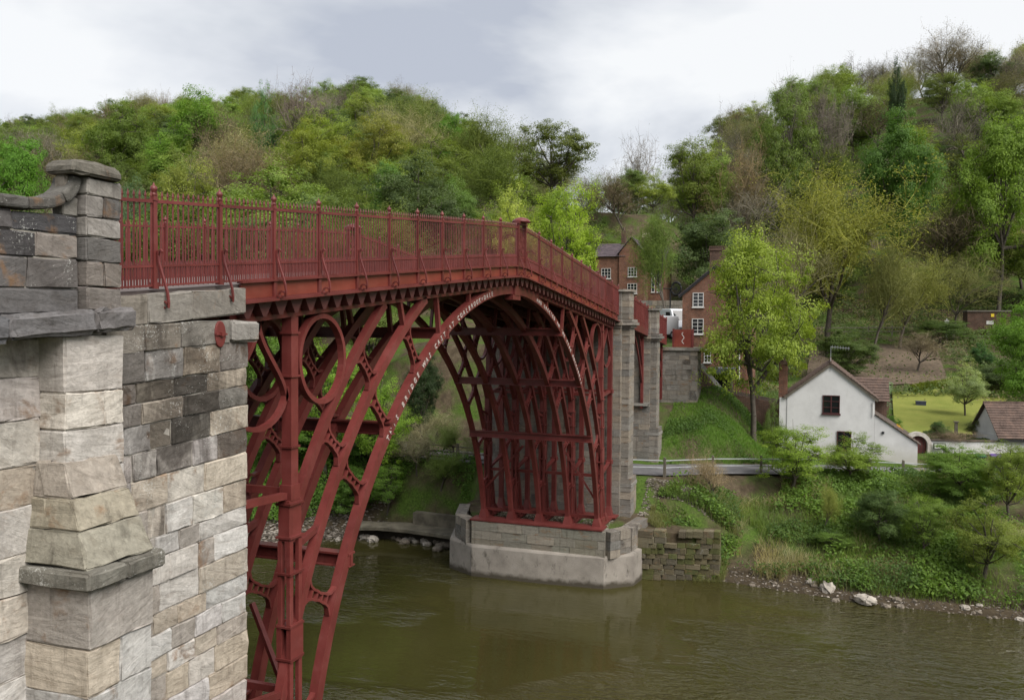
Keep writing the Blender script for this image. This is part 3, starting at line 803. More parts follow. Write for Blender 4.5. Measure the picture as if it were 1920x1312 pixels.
# swept coping from the parapet up to the pillar
cp = []
for i in range(15):
    f = i / 14
    cp.append((-20.15 + .92 * math.sin(f * PI / 2), 13.93 + .44 * (1 - math.cos(f * PI / 2)) ** 1.15))
cpts = [(-21.0, 13.90), (-20.6, 13.91)] + cp
for (a, b) in ((0, 4), (4, 10), (10, len(cpts) - 1)):
    m = MB(); seg = cpts[a:b + 1]
    m.sweep([(x, -.37, z) for x, z in seg], .36, .15, AXY)
    o = m.build('coping', STONE, NA); o.color = (*pick([(.10, .095, .088), (.13, .122, .108)]), .35)
    md = o.modifiers.new('bevel', 'BEVEL'); md.width = .035; md.segments = 2
block(NA, -24.3, -22.4, -.57, -.18, 13.83, 13.97, (.11, .105, .097), .35, name='coping', res=(7, 3, 3), e=.035)
block(NA, -22.39, -20.95, -.57, -.18, 13.83, 13.97, (.135, .128, .112), .35, name='coping', res=(7, 3, 3), e=.035)
# oval wall plate of the tie rod
m = MB()
pts = [(-16.03 + .135 * math.cos(a), WY - .05, 12.34 + .22 * math.sin(a)) for a in [i * PI / 10 for i in range(20)]]
m.prism(pts, None, (0, .06, 0)); plate = m.build('tie_plate', RED, NA, bevel=.012)
MB().box(-16.17, -15.89, WY - .075, WY - .045, 12.325, 12.355).box(-16.06, -16.0, WY - .10, WY - .045, 12.31, 12.37).build('tie_bolt', RED, plate)

# ---------------------------------------------------------------- far piers
def pier(nm, label, xf, x1, z0, wallz, yN, yF, pil, cols, ch=(.30, .42)):
    T = thing(nm, label, 'bridge pier', ((xf + x1) / 2, 3.2, z0))
    top = zf(xf) + .02
    MB().box(xf + .03, x1 - .05, yN + .03, yF - .03, z0 - .8, top).build('mortar_core', MORTAR, T)
    n = 0
    for a, b in courses(z0 - .3, top, *ch):
        for y0, y1 in splits(yN, yF, .55, 1.15, rnd.uniform(.3, .9)):
            ublock(T, xf + rnd.uniform(-.008, .008), xf + .5, y0 + 0.003, y1 - 0.003, a + 0.003, b - 0.003, pick(cols, .07), rnd.uniform(.05, .25))
    for a, b in courses(z0 - .3, top, *ch):                # pilaster: one or two stones a course
        px0, px1, py = pil
        if a < z0 + 1.6: px0 -= .10; px1 += .12; py -= .16
        if rnd.random() < .55: ublock(T, px0, px1, py + rnd.uniform(-.01, .01), yN + .3, a + 0.003, b - 0.003, pick(cols, .07), rnd.uniform(0, .2))
        else:
            mid = px0 + (px1 - px0) * rnd.uniform(.35, .65)
            ublock(T, px0, mid - 0.003, py, yN + .3, a + 0.003, b - 0.003, pick(cols, .07), rnd.uniform(0, .2)); ublock(T, mid + 0.003, px1, py, yN + .3, a + 0.003, b - 0.003, pick(cols, .07), rnd.uniform(0, .2))
    px0, px1, py = pil
    ublock(T, px0 - .13, px1 + .14, py - .20, yN + .3, z0 + 1.45, z0 + 1.62, (.26, .25, .23), .2, 'plinth_course')
    # cornice and pillar above it
    for q, (dz, gr) in enumerate(((.0, .10), (.14, .22), (.30, .14))):
        ublock(T, xf - gr * .6, xf + .45, yN - gr * .3, yN + .5, top - .02 + dz - .3, top - .03 + dz - .3 + .15, pick(cols), .1, 'cornice')
        ublock(T, px0 - gr, px1 + gr, py - gr, yN + .32, top - .01 + dz - .3, top - .02 + dz - .3 + .15, pick(cols), .1, 'cornice')
    zt0 = top + .14
    for a, b in courses(zt0, zt0 + 1.42, .26, .36):
        ublock(T, xf + .02, xf + .42, yN + .02, yN + .42, a + .005, b - .005, pick(cols), .1)
        ublock(T, px0 + .06, px1 - .06, py + .04, yN + .42, a + .005, b - .005, pick(cols), rnd.uniform(0, .25))
    ublock(T, xf - .06, px1 + .06, yN - .10, yN + .52, zt0 + 1.42, zt0 + 1.54, pick(cols), .2, 'cap_stone')
    ublock(T, px0 - .03, px1 + .06, py - .08, yN + .45, zt0 + 1.425, zt0 + 1.56, pick(cols), .2, 'cap_stone')
    # far-side pilaster, plain stack
    for a, b in courses(z0 - .3, top + 1.5, .5, .75): ublock(T, px0, px1, yF - .3, yF + .45, a + 0.003, b - 0.003, pick(cols), .2)
    return T
P1 = pier('stone_pier', 'tall grey sandstone river pier with paired pilasters behind the iron ribs', 15.72, 17.3, 2.78, 0, -.16, 6.75, (16.02, 17.28, -.56), MID)
P2 = pier('stone_pier', 'second sandstone pier of the bridge standing beside the grass slope', 24.30, 25.5, 4.5, 0, -.16, 6.75, (24.42, 25.5, -.56), MID)
ublock(P2, 24.05, 25.4, -.10, 6.6, 7.75, 7.92, (.22, .21, .19), .2, 'ledge_course')
# end abutment and wing wall
EA = thing('end_abutment', 'weathered grey stone end wall of the bridge above the grass slope', 'abutment', (32, 1, 6))
MB().box(31.53, 33.4, -2.0, 7.2, 5, 11.15).build('mortar_core', MORTAR, EA)
for a, b in courses(6.2, 11.0, .28, .40):
    for y0, y1 in splits(-2.15, 7.2, .5, 1.0, rnd.uniform(.3, .8)): ublock(EA, 31.5 + rnd.uniform(-.01, .01), 32.0, y0 + 0.003, y1 - 0.003, a + 0.003, b - 0.003, pick(MID), rnd.uniform(.0, .5))
    ublock(EA, 32.02, 33.4, -2.16, -1.7, a + 0.003, b - 0.003, pick(MID), rnd.uniform(0, .4))
for y0, y1 in splits(-2.3, 7.2, .8, 1.4): ublock(EA, 31.38, 32.2, y0 + .005, y1 - .005, 11.0, 11.2, pick(MID), .1, 'coping')
block(EA, 32.21, 33.5, -2.3, -1.5, 11.0, 11.22, (.22, .22, .16), .2, STONEF, 'coping')
for y0, y1 in splits(-2.2, 7.2, .7, 1.2): ublock(EA, 31.42, 32.0, y0 + .005, y1 - .005, 6.0, 6.3, pick(MID), .2, 'plinth_course')

# ---------------------------------------------------------------- quay under the far base plates
CONC = NT('stained_concrete'); p_ = CONC.pos(); sz_ = CONC.n('ShaderNodeSeparateXYZ'); CONC.l(p_, sz_.inputs[0])
c_ = CONC.ramp(CONC.noise(p_, 1.1, 6, .62), (.3, (.20, .178, .155)), (.55, (.28, .252, .22)), (.75, (.33, .30, .265)))
c_ = CONC.mix(CONC.math('MULTIPLY', CONC.math('SUBTRACT', CONC.noise(CONC.mapping(p_, (1.6, 1.6, .8)), 1.5, 6, .7), .56), 7.0, True), c_, (.10, .09, .075))
c_ = CONC.mix(CONC.math('MULTIPLY', CONC.math('SUBTRACT', CONC.math('ADD', .12, CONC.math('MULTIPLY', CONC.noise(p_, 2.2, 4, .6), .45)), sz_.outputs['Z']), 5.0, True), c_, (.07, .06, .045))
CONC.bsdf(c_, .92, CONC.bump(CONC.noise(p_, 18, 5, .65), .5, .03), .15); CONC = CONC.m
QY = thing('stone_quay', 'stone quay with pale concrete skirt carrying the far feet of the iron arch', 'quay', (13.5, 3.2, 0))
skirt = [(16.0, -1.95), (13.0, -1.50), (11.95, -.25), (11.75, 3.0), (11.75, 6.5), (12.7, 8.1), (15.6, 9.0)]
m = MB()
top_in = [(16.0, -1.6), (13.1, -1.2), (12.25, -.10), (12.05, 3.0), (12.05, 6.4), (12.9, 7.8), (15.6, 8.6)]
n_ = len(skirt)
for (x, y), (xi, yi) in zip(skirt, top_in): m.V += [(x - .06, y, -1.2), (x, y, 1.46), (x + .05, y, 1.55), (xi + .3, yi, 1.60)]
for i in range(n_ - 1):
    for j in range(3): a = i * 4 + j; m.F.append((a, a + 4, a + 5, a + 1))
m.build('concrete_skirt', CONC, QY)
MB().prism([(12.5, -.1, 1.0), (12.4, 6.6, 1.0), (15.8, 8.4, 1.0), (16.2, -1.4, 1.0)], None, (0, 0, 1.66)).build('rubble_core', GROUND, QY)
for a, b in ((1.45, 1.85), (1.85, 2.28), (2.28, 2.74)):
    for y0, y1 in splits(-.28, 6.62, .8, 1.5, rnd.uniform(.3, .9)): ublock(QY, 11.98 + rnd.uniform(-.02, .02), 12.9, y0 + 0.003, y1 - 0.003, a, b - .012, pick([(.215, .20, .165), (.19, .18, .145), (.235, .215, .18)]), rnd.uniform(.05, .3))
    for f0, f1 in ((0, .5), (.5, 1.0)):
        for (xa, ya), (xb, yb_) in (((12.15, -.30), (13.3, -1.05)), ((13.3, -1.05), (15.9, -1.35)), ((12.2, 6.7), (13.2, 7.7)), ((13.2, 7.7), (15.7, 8.5))):
            p0 = Vector((xa + (xb - xa) * f0, ya + (yb_ - ya) * f0)); p1 = Vector((xa + (xb - xa) * f1, ya + (yb_ - ya) * f1)); d = p1 - p0
            o = ublock(QY, -d.length / 2 + 0.003, d.length / 2 - 0.003, -.3, .3, a, b - .012, pick(MID), rnd.uniform(.1, .5), rz=math.atan2(d.y, d.x)); c = (p0 + p1) / 2
            o.location = Vector((c.x, c.y, (a + b) / 2)) - ORG[QY.name]
# mossy river wall downstream of the quay
RW = thing('river_wall', 'low mossy rubble river wall between the concrete quay and the grassy bank', 'wall', (15.6, -4, 0))
for a, b in courses(-.5, 2.45, .17, .30):
    for y0, y1 in splits(-5.35, -1.3, .28, .75, rnd.uniform(.2, .6)):
        if b > 2.0 and rnd.random() < .2: continue
        x = 15.22 - (y0 + 5.3) * .34 + rnd.uniform(-.06, .06)
        ublock(RW, x, x + .6, y0 + .01, y1 - .01, a + .008, b - .008, pick([(.13, .115, .07), (.105, .11, .045), (.155, .135, .09), (.12, .105, .075)]), rnd.uniform(.1, .4))
MB().prism([(15.5, -5.2, -1), (14.2, -1.3, -1), (16.6, -1.3, -1), (16.6, -5.2, -1)], None, (0, 0, 3.3)).build('rubble_core', GROUND, RW)
# ================================================================ buildings
def brick_mat(name, a, b, mort, scale=1.0):
    t = NT(name); g = t.n('ShaderNodeNewGeometry'); p = g.outputs['Position']
    sx = t.n('ShaderNodeSeparateXYZ'); t.l(p, sx.inputs[0])
    cb = t.n('ShaderNodeCombineXYZ'); t.l(t.math('ADD', sx.outputs[0], sx.outputs[1]), cb.inputs[0]); t.l(sx.outputs[2], cb.inputs[1])
    br = t.n('ShaderNodeTexBrick'); t.l(cb.outputs[0], br.inputs['Vector'])
    for k, v in (('Color1', a), ('Color2', b), ('Mortar', mort)): br.inputs[k].default_value = (*v, 1)
    br.inputs['Scale'].default_value = scale; br.inputs['Brick Width'].default_value = .235; br.inputs['Row Height'].default_value = .078
    br.inputs['Mortar Size'].default_value = .010; br.inputs['Bias'].default_value = -.1
    n1 = t.noise(p, 1.3, 6, .65); n2 = t.noise(p, 9, 4, .6)
    c = t.mix(1.0, br.outputs['Color'], t.ramp(n1, (.3, (.62, .60, .58)), (.6, (1.1, 1.05, 1.0)), (.8, (1.35, 1.25, 1.15))), 'MULTIPLY')
    c = t.mix(1.0, c, t.ramp(n2, (.3, (.8, .8, .8)), (.7, (1.15, 1.15, 1.15))), 'MULTIPLY')
    t.bsdf(c, .9, t.bump(t.math('ADD', t.math('MULTIPLY', br.outputs['Fac'], -1.0), n2), .5, .02), .15); return t.m
BRICK = brick_mat('red_brick', (.20, .085, .055), (.13, .062, .045), (.20, .17, .14))
BRICKD = brick_mat('old_dark_brick', (.12, .068, .05), (.08, .052, .042), (.13, .11, .095))
def tile_mat(name, c):
    t = NT(name); p = t.pos(); n1 = t.noise(p, 1.6, 6, .7); n2 = t.noise(p, 11, 3, .6)
    isl = t.noise(t.mapping(p, (3.5, 3.5, 3.5)), 1.0, 1, .4)
    cc = t.ramp(n1, (.28, tuple(x * .55 for x in c)), (.5, c), (.72, (c[0] * 1.45, c[1] * 1.35, c[2] * 1.25)))
    cc = t.mix(1.0, cc, t.ramp(n2, (.3, (.7, .7, .7)), (.7, (1.25, 1.25, 1.25))), 'MULTIPLY')
    t.bsdf(cc, .9, t.bump(n2, .6, .03), .15); return t.m
TILE = tile_mat('clay_tile', (.118, .084, .070)); SLATE = tile_mat('plum_slate', (.105, .085, .095)); TILEB = tile_mat('brown_tile', (.10, .08, .068))
RENDERW = NT('lime_render'); p_ = RENDERW.pos(); q_ = RENDERW.n('ShaderNodeSeparateXYZ'); RENDERW.l(p_, q_.inputs[0])
c_ = RENDERW.ramp(RENDERW.noise(p_, .9, 6, .65), (.3, (.53, .525, .515)), (.6, (.63, .625, .615)))
st_ = RENDERW.math('MULTIPLY', RENDERW.math('SUBTRACT', RENDERW.noise(RENDERW.mapping(p_, (3, 3, .5)), 1.0, 5, .65), .60), 3.5, True)
c_ = RENDERW.mix(RENDERW.math('MULTIPLY', st_, .6), c_, (.40, .39, .35))
low_ = RENDERW.math('MULTIPLY', RENDERW.math('SUBTRACT', RENDERW.math('ADD', 4.55, RENDERW.noise(p_, 1.6, 4, .6)), q_.outputs['Z']), 1.0, True)
c_ = RENDERW.mix(RENDERW.math('MULTIPLY', low_, .5), c_, (.42, .385, .32))
RENDERW.bsdf(c_, .95, RENDERW.bump(RENDERW.noise(p_, 12, 5, .6), .35, .02), .1); RENDERW = RENDERW.m
GLASS = NT('dark_window_glass'); GLASS.bsdf((.012, .014, .016), .06, None, .5); GLASS = GLASS.m
WFRAME = plain('white_window_paint', (.55, .54, .52), .6, .08)
BFRAME = plain('maroon_window_paint', (.065, .022, .022), .6, .2)
DOORM = plain('maroon_door_paint', (.085, .026, .022), .55, .35, 2.5, bump=.2)
TIMBER = plain('weathered_timber', (.13, .115, .09), .9, .3, 4, bump=.4, coords='pos')
STEEL = plain('galvanised_rail', (.42, .43, .44), .5, .15, 4, metal=.3)
BLACKM = plain('black_iron', (.018, .018, .02), .5, .3)
DARKIN = plain('opening_shade', (.012, .011, .010), .9, .2)  # near-black that stands in for the shade inside the porch
def local(t): ORG[t.name] = Vector((0, 0, 0)); return t
def window(T, x, y0, y1, z0, z1, cols, rows, frame, d=.05, sill=True, lattice=False):
    """window in a wall whose outside faces local -x"""
    w = MB().box(x - .02, x + .10, y0, y1, z0, z1).build('window', GLASS, T); t = .055
    fr = MB()
    for a, b, c, e in ((y0, y1, z0, z0 + t), (y0, y1, z1 - t, z1), (y0, y0 + t, z0 + t, z1 - t), (y1 - t, y1, z0 + t, z1 - t)): fr.box(x - .07, x - .022, a, b, c, e)
    fr.build('frame', frame, w)
    gb = MB(); g = .028
    for i in range(1, cols):
        y = y0 + (y1 - y0) * i / cols; k = g if not lattice else .045; gb.box(x - .06, x - .024, y - k / 1.2, y + k / 1.2, z0 + t, z1 - t)
    for i in range(1, rows):
        z = z0 + (z1 - z0) * i / rows; gb.box(x - .055, x - .0245, y0 + t, y1 - t, z - g / 1.6, z + g / 1.6)
    gb.build('glazing_bars', frame, w)
    if sill: MB().box(x - .13, x + .02, y0 - .06, y1 + .06, z0 - .09, z0 - .005).build('sill', frame, w)
def gable_wall(m, x, th, pts):
    m.prism([(x, y, z) for y, z in pts], None, (th, 0, 0))
def roof_slope(T, name, mat, p0, p1, q1, q0, rows, th=.05, lap=.035, ridge=True):
    """stepped courses from eave (p0->p1) to ridge (q0->q1)"""
    p0, p1, q0, q1 = map(Vector, (p0, p1, q0, q1)); m = MB(); nrm = (p1 - p0).cross(q0 - p0).normalized()
    if nrm.z < 0: nrm = -nrm
    rr = random.Random(int(abs(p0.x * 31 + p0.y * 17) * 10))
    for i in range(rows):
        a, b = i / rows, (i + 1) / rows + .25 / rows
        A0, A1, B0, B1 = p0.lerp(q0, a), p1.lerp(q1, a), p0.lerp(q0, min(1, b)), p1.lerp(q1, min(1, b))
        nseg = max(2, int((p1 - p0).length / .45))
        for k in range(nseg):
            f0, f1 = k / nseg, (k + 1) / nseg; up = nrm * (th + lap * .5 + rr.uniform(-.008, .012)); dn = nrm * .0
            a0, a1, b0, b1 = A0.lerp(A1, f0), A0.lerp(A1, f1), B0.lerp(B1, f0), B0.lerp(B1, f1)
            m.hexa([a0 + dn, a1 + dn, b1 + dn, b0 + dn, a0 + up, a1 + up, b1 + nrm * (th * .4), b0 + nrm * (th * .4)])
    return m.build(name, mat, T)
# ---- white cottage
ang = math.radians(-1)
CT = local(thing('white_cottage', 'white rendered cottage with steep gable, maroon windows and tiled roof by the road', 'cottage', (33.0, -10.75, 3.5), rz=ang))
GW, EV, RG = 2.75, 4.6, 6.75
m = MB(); gable_wall(m, 0, .3, [(-GW, -.6), (GW, -.6), (GW, EV), (0, RG), (-GW, EV)])
m.box(.3, 7.5, GW - .3, GW, -.6, EV); m.box(.3, 7.5, -GW, -GW + .3, -.6, EV); gable_wall(m, 7.5, .3, [(-GW, -.6), (GW, -.6), (GW, EV), (0, RG), (-GW, EV)])
m.build('wall', RENDERW, CT)
m = MB(); gable_wall(m, .02, .28, [(-5.35, -.6), (-GW - .01, -.6), (-GW - .01, 3.4), (-5.35, 1.62)]); m.box(.3, 5, -5.35, -5.07, -.6, 1.6); m.build('lean_to_wall', RENDERW, CT)
for s in (-1, 1):
    rs_ = roof_slope(CT, 'roof_slope', TILE, (-.16, s * (GW + .22), EV - .17), (7.9, s * (GW + .22), EV - .17), (7.9, 0, RG + .02), (-.16, 0, RG + .02), 16)
    MB().bar((-.10, s * (GW + .20), EV - .26), (-.10, 0, RG - .08), .05, .16, (1, 0, 0)).build('bargeboard', TIMBER, rs_)
roof_slope(CT, 'lean_to_roof', TILEB, (-.08, -5.52, 1.56), (5.1, -5.52, 1.56), (5.1, -GW, 3.46), (-.08, -GW, 3.46), 12)
MB().sweep([(-.18, 0, RG + .06), (7.9, 0, RG + .06)], .2, .1, None).build('ridge_tile', TILE, CT)
window(CT, 0, -.60, .48, 3.40, 4.62, 2, 3, BFRAME, lattice=True)
window(CT, 0, -1.35, -.45, 1.0, 2.25, 2, 2, BFRAME)
m = MB().box(.25, .85, GW + .02, GW + .58, 0, 6.6); ch = m.build('chimney', BRICK, CT)
MB().box(.19, .91, GW - .04, GW + .64, 6.6, 6.72).box(.23, .87, GW, GW + .60, 6.72, 6.85).build('chimney_crown', BRICKD, ch)
MB().lathe(.55, GW + .3, [(.14, 6.85), (.12, 7.0), (.15, 7.02), (.15, 7.06)], 8).build('chimney_pot', TILE, ch)
m = MB().sweep([(-.05, .02, RG - .5), (-.05, .02, RG + 1.15)], .03, .03, None, n=6); m.bar((-.05, .05, RG + 1.12), (-.3, -1.15, RG + 1.02), .03, .03)
for i in range(7): q = Vector((-.05, .05, RG + 1.12)).lerp(Vector((-.3, -1.15, RG + 1.02)), .1 + .14 * i); m.bar(q + Vector((0, 0, -.12)), q + Vector((0, 0, .12)), .016, .016)
m.build('television_aerial', STEEL, CT)
m = MB(); gable_wall(m, 4.4, .2, [(-3.75, 2.5), (-GW + .1, 2.5), (-GW + .1, 4.5), (-3.75, 4.5)]); m.build('rear_wing_wall', BRICKD, CT)
roof_slope(CT, 'rear_wing_roof', TILE, (3.9, -3.9, 4.0), (3.9, -.6, 4.0), (5.6, -.6, 5.6), (5.6, -3.9, 5.6), 9)
MB().sweep([(-.07, -GW + .12, EV - .35), (-.07, -GW + .12, 3.3)], .07, .07, None, n=6).build('downpipe', WFRAME, CT)
MB().box(-.06, -.005, -3.35, -3.2, 2.2, 2.35).build('wall_lamp', BLACKM, CT)
MB().box(.05, .28, GW + .01, GW + .5, -.6, EV - .25).build('buttress', RENDERW, CT)
# ---- garden wall with the arched gate
GA = local(thing('garden_wall', 'pale rendered garden wall with rounded arch around a maroon door', 'wall', (34.75, -16.25, 3.45), rz=math.radians(14)))
t_ = MB(); N_ = 12
arch = [(.62 * math.cos(PI * i / N_), 1.42 + .62 * math.sin(PI * i / N_)) for i in range(N_ + 1)]
outr = [(.88 * math.cos(PI * i / N_), 1.42 + .88 * math.sin(PI * i / N_)) for i in range(N_ + 1)]
for i in range(N_):
    (a, b), (c, d) = arch[i], arch[i + 1]; (e_, f_), (g_, h_) = outr[i], outr[i + 1]
    t_.hexa([(-.22, a, b), (-.22, c, d), (.12, c, d), (.12, a, b), (-.22, e_, f_), (-.22, g_, h_), (.12, g_, h_), (.12, e_, f_)])
t_.box(-.22, .12, .62, .88, -.3, 1.42); t_.box(-.22, .12, -.88, -.62, -.3, 1.42)
t_.build('arch_surround', plain('grey_arch_stone', (.42, .39, .35), .9, .25, 4, bump=.4), GA)
MB().box(-.12, .13, -5.6, -.88, -.3, 1.72).build('wall', RENDERW, GA)
MB().box(-.2, .2, -5.6, -.88, 1.72, 1.80).build('coping', TILEB, GA)
dm = MB(); dm.prism([(.02, y, z) for y, z in [(-.62, -.28), (.62, -.28)] + arch], None, (.07, 0, 0)); dr = dm.build('door', DOORM, GA)
for i in range(1, 6): y = -.62 + 1.24 * i / 6; MB().box(.008, .0205, y - .008, y + .008, -.25, 1.42 + math.sqrt(max(0, .62 ** 2 - y * y)) - .03).build('board_joint', BLACKM, dr)
MB().box(-.03, .02, -.40, -.34, .75, .95).build('handle', BLACKM, dr)
SG = local(thing('direction_sign', 'small white arrow sign with dark border on the pale garden wall', 'sign', (34.95, -17.55, 4.85), rz=math.radians(14)))
MB().box(-.28, -.22, -.38, .38, -.2, .2).build('board', BLACKM, SG); MB().box(-.30, -.281, -.33, .33, -.15, .15).build('face', WFRAME, SG)
m = MB(); m.prism([(-.306, .28, 0), (-.306, .12, .10), (-.306, .12, .035), (-.306, -.28, .035), (-.306, -.28, -.035), (-.306, .12, -.035), (-.306, .12, -.10)], None, (.004, 0, 0)); m.build('arrow', BLACKM, SG)
# ---- outbuilding at the right edge
OB = local(thing('outbuilding', 'low white outbuilding with brown mossy tiled roof at the right edge', 'outbuilding', (36.6, -23.6, 3.6), rz=math.radians(14)))
m = MB(); m.box(0, 4, 2.05, 2.3, -.5, 1.95); m.box(0, .25, -5, 2.05, -.5, 1.95); m.prism([(0, 2.06, 1.95), (4, 2.06, 1.95), (2, 2.06, 3.85)], None, (0, .22, 0)); m.build('wall', RENDERW, OB)
roof_slope(OB, 'roof_slope', TILE, (-.25, 2.5, 1.78), (-.25, -5, 1.78), (2, -5, 3.95), (2, 2.5, 3.95), 14); roof_slope(OB, 'roof_slope', TILE, (4.25, 2.5, 1.78), (4.25, -5, 1.78), (2, -5, 3.95), (2, 2.5, 3.95), 14)
MB().box(-.32, -.2, -5, 2.5, 1.62, 1.74).build('gutter', BLACKM, OB); MB().sweep([(2, 2.52, 4.0), (2, -5, 4.0)], .2, .1, None).build('ridge_tile', TILE, OB)
# ---- brick house behind the bridge end
BH = thing('brick_house', 'tall red brick gabled house with white sash windows behind the bridge end', 'house', (44, -2.3, 6.5))
F0 = 41.2
m = MB(); gable_wall(m, F0, .3, [(.30, 5.5), (-4.95, 5.5), (-4.95, 15.4), (-2.3, 17.5), (.30, 15.4)]); m.box(F0 + .3, 49, 0, .3, 5.5, 15.4); m.box(F0 + .3, 49, -4.95, -4.65, 5.5, 15.4)
m.build('wall', BRICK, BH)
for s in (-1, 1):
    yo = -2.325 + s * 2.9; rs_ = roof_slope(BH, 'roof_slope', SLATE, (F0 - .22, yo, 15.12), (49.2, yo, 15.12), (49.2, -2.325, 17.56), (F0 - .22, -2.325, 17.56), 14)
    MB().bar((F0 - .15, yo, 15.02), (F0 - .15, -2.325, 17.46), .06, .18, (1, 0, 0)).build('bargeboard', BLACKM, rs_)
c = MB().box(F0 + .5, F0 + 1.6, -2.95, -1.75, 16.8, 19.0).build('chimney', BRICKD, BH); MB().box(F0 + .42, F0 + 1.68, -3.03, -1.67, 18.75, 18.95).box(F0 + .46, F0 + 1.64, -3.0, -1.7, 19.0, 19.1).build('chimney_crown', BRICKD, c)
window(BH, F0, -1.38, -.52, 14.25, 15.38, 2, 4, WFRAME); window(BH, F0, -1.40, -.48, 12.10, 13.32, 2, 4, WFRAME); window(BH, F0, -2.0, -1.46, 9.85, 10.88, 2, 4, WFRAME)
MB().sweep([(F0 - .08, -4.2, 15.2), (F0 - .08, -4.2, 8.2)], .1, .1, None, n=8).build('downpipe', WFRAME, BH)
m = MB().box(38.6, F0 - .01, -3.9, -2.1, 9.05, 9.5); gp = m.build('porch_roof', plain('grey_lead_fascia', (.13, .14, .155), .7, .15), BH)
MB().box(38.7, 38.9, -2.25, -2.1, 6.5, 9.05).box(38.7, 38.9, -3.9, -3.75, 6.5, 9.05).build('porch_post', TIMBER, gp); MB().box(39.6, F0 - .02, -3.74, -2.26, 6.5, 9.04).build('porch_shade_block', DARKIN, gp)  # solid block between the posts, its blackness painted as porch shade
# wing wall sloping down from the abutment, garden wall
WW = thing('wing_wall', 'dark brick wing wall with sloping coping below the brick house', 'wall', (37, -2.4, 7))
m = MB(); m.prism([(33.5, -2.0, 6), (33.5, -2.0, 9.7), (35.2, -2.0, 9.65), (38.0, -3.15, 7.75), (38.3, -3.3, 6)], None, (.25, .2, 0)); m.build('wall', BRICKD, WW)
MB().bar((35.15, -1.95, 9.78), (38.1, -3.12, 7.82), .5, .14).build('coping', plain('grey_coping', (.24, .235, .22), .9, .2), WW)
GW2 = thing('garden_wall', 'long low brick garden wall between the brick house and the white cottage', 'wall', (38.5, -6, 7))
m = MB(); m.prism([(38.2, -3.2, 6), (38.2, -3.2, 7.72), (38.6, -8.2, 6.85), (38.6, -8.2, 4.5)], None, (.3, 0, 0)); m.build('wall', BRICKD, GW2); MB().bar((38.35, -3.2, 7.76), (38.75, -8.2, 6.89), .45, .09).build('coping', TILEB, GW2)
# ---- far brick house on the hillside
FH = thing('brick_house', 'distant plum roofed brick house with white casements among hillside trees', 'house', (88, 14, 13)); X0 = 85.6
m = MB(); m.box(X0 + .25, X0 + .5, 14.9, 18.4, 10, 22.3); m.box(X0 + .5, X0 + 9, 18.15, 18.4, 10, 22.3)
gable_wall(m, X0, .3, [(11.7, 10), (15.1, 10), (15.1, 22.6), (13.4, 24.7), (11.7, 22.6)]); m.box(X0 + .3, X0 + 9, 11.7, 12, 10, 22.6); m.box(X0 + 3, X0 + 3.3, 9.4, 11.7, 10, 22.0); m.box(X0 + 3.3, X0 + 9, 9.4, 9.65, 10, 22.0)
m.build('wall', BRICK, FH)
roof_slope(FH, 'roof_slope', SLATE, (X0 - .05, 18.7, 22.2), (X0 - .05, 14.2, 22.2), (X0 + 3.6, 14.2, 24.3), (X0 + 3.6, 18.7, 24.3), 10)
for s in (-1, 1): roof_slope(FH, 'roof_slope', SLATE, (X0 - .25, 13.4 + s * 1.95, 22.42), (X0 + 8, 13.4 + s * 1.95, 22.42), (X0 + 8, 13.4, 24.8), (X0 - .25, 13.4, 24.8), 9)
roof_slope(FH, 'roof_slope', SLATE, (X0 + 2.8, 11.6, 21.9), (X0 + 2.8, 9.2, 21.9), (X0 + 5.6, 9.2, 23.8), (X0 + 5.6, 11.6, 23.8), 8)
for (y0, y1, z0, z1) in ((16.25, 17.55, 19.25, 20.65), (12.65, 13.85, 19.45, 20.7), (12.6, 13.9, 17.2, 18.55)):
    window(FH, X0 + (.25 if y0 > 15.1 else 0), y0, y1, z0, z1, 3, 3, WFRAME)
for (y0, y1, z0, z1) in ((10.0, 10.45, 17.5, 21.2), (10.75, 11.2, 17.5, 21.2)): window(FH, X0 + 3, y0, y1, z0, z1, 1, 5, WFRAME)
c = MB().box(X0 + 3.2, X0 + 3.9, 14.9, 15.5, 23.8, 26.0).build('chimney', BRICKD, FH); MB().lathe(X0 + 3.5, 15.2, [(.18, 26), (.15, 26.5)], 8).build('chimney_pot', TILE, c)
c = MB().box(X0 + 2.6, X0 + 3.3, 11.5, 12.6, 23.0, 25.0).build('chimney', BRICKD, FH)
for i in range(4): MB().lathe(X0 + 2.95, 11.68 + .26 * i, [(.10, 25), (.09, 25.55)], 7).build('chimney_pot', plain('buff_pot', (.45, .40, .30)), c)
# ---- brick hut on the hillside
HT = thing('brick_hut', 'small flat brick hut with yellow and white notices on the hillside', 'hut', (96, -30.7, 12.6)); hx = 93.8
MB().box(hx, hx + 3.5, -33.1, -28.3, 11.5, 14.95).build('wall', BRICKD, HT); MB().box(hx - .12, hx + 3.6, -33.2, -28.2, 14.95, 15.12).build('roof_slab', plain('hut_slab', (.16, .14, .12), .9), HT)
MB().box(hx - .03, hx - .005, -31.3, -30.95, 14.3, 14.7).build('notice', plain('yellow_notice', (.75, .55, .04), .6, .08), HT); MB().box(hx - .03, hx - .005, -31.25, -30.45, 13.35, 13.8).build('notice', WFRAME, HT)

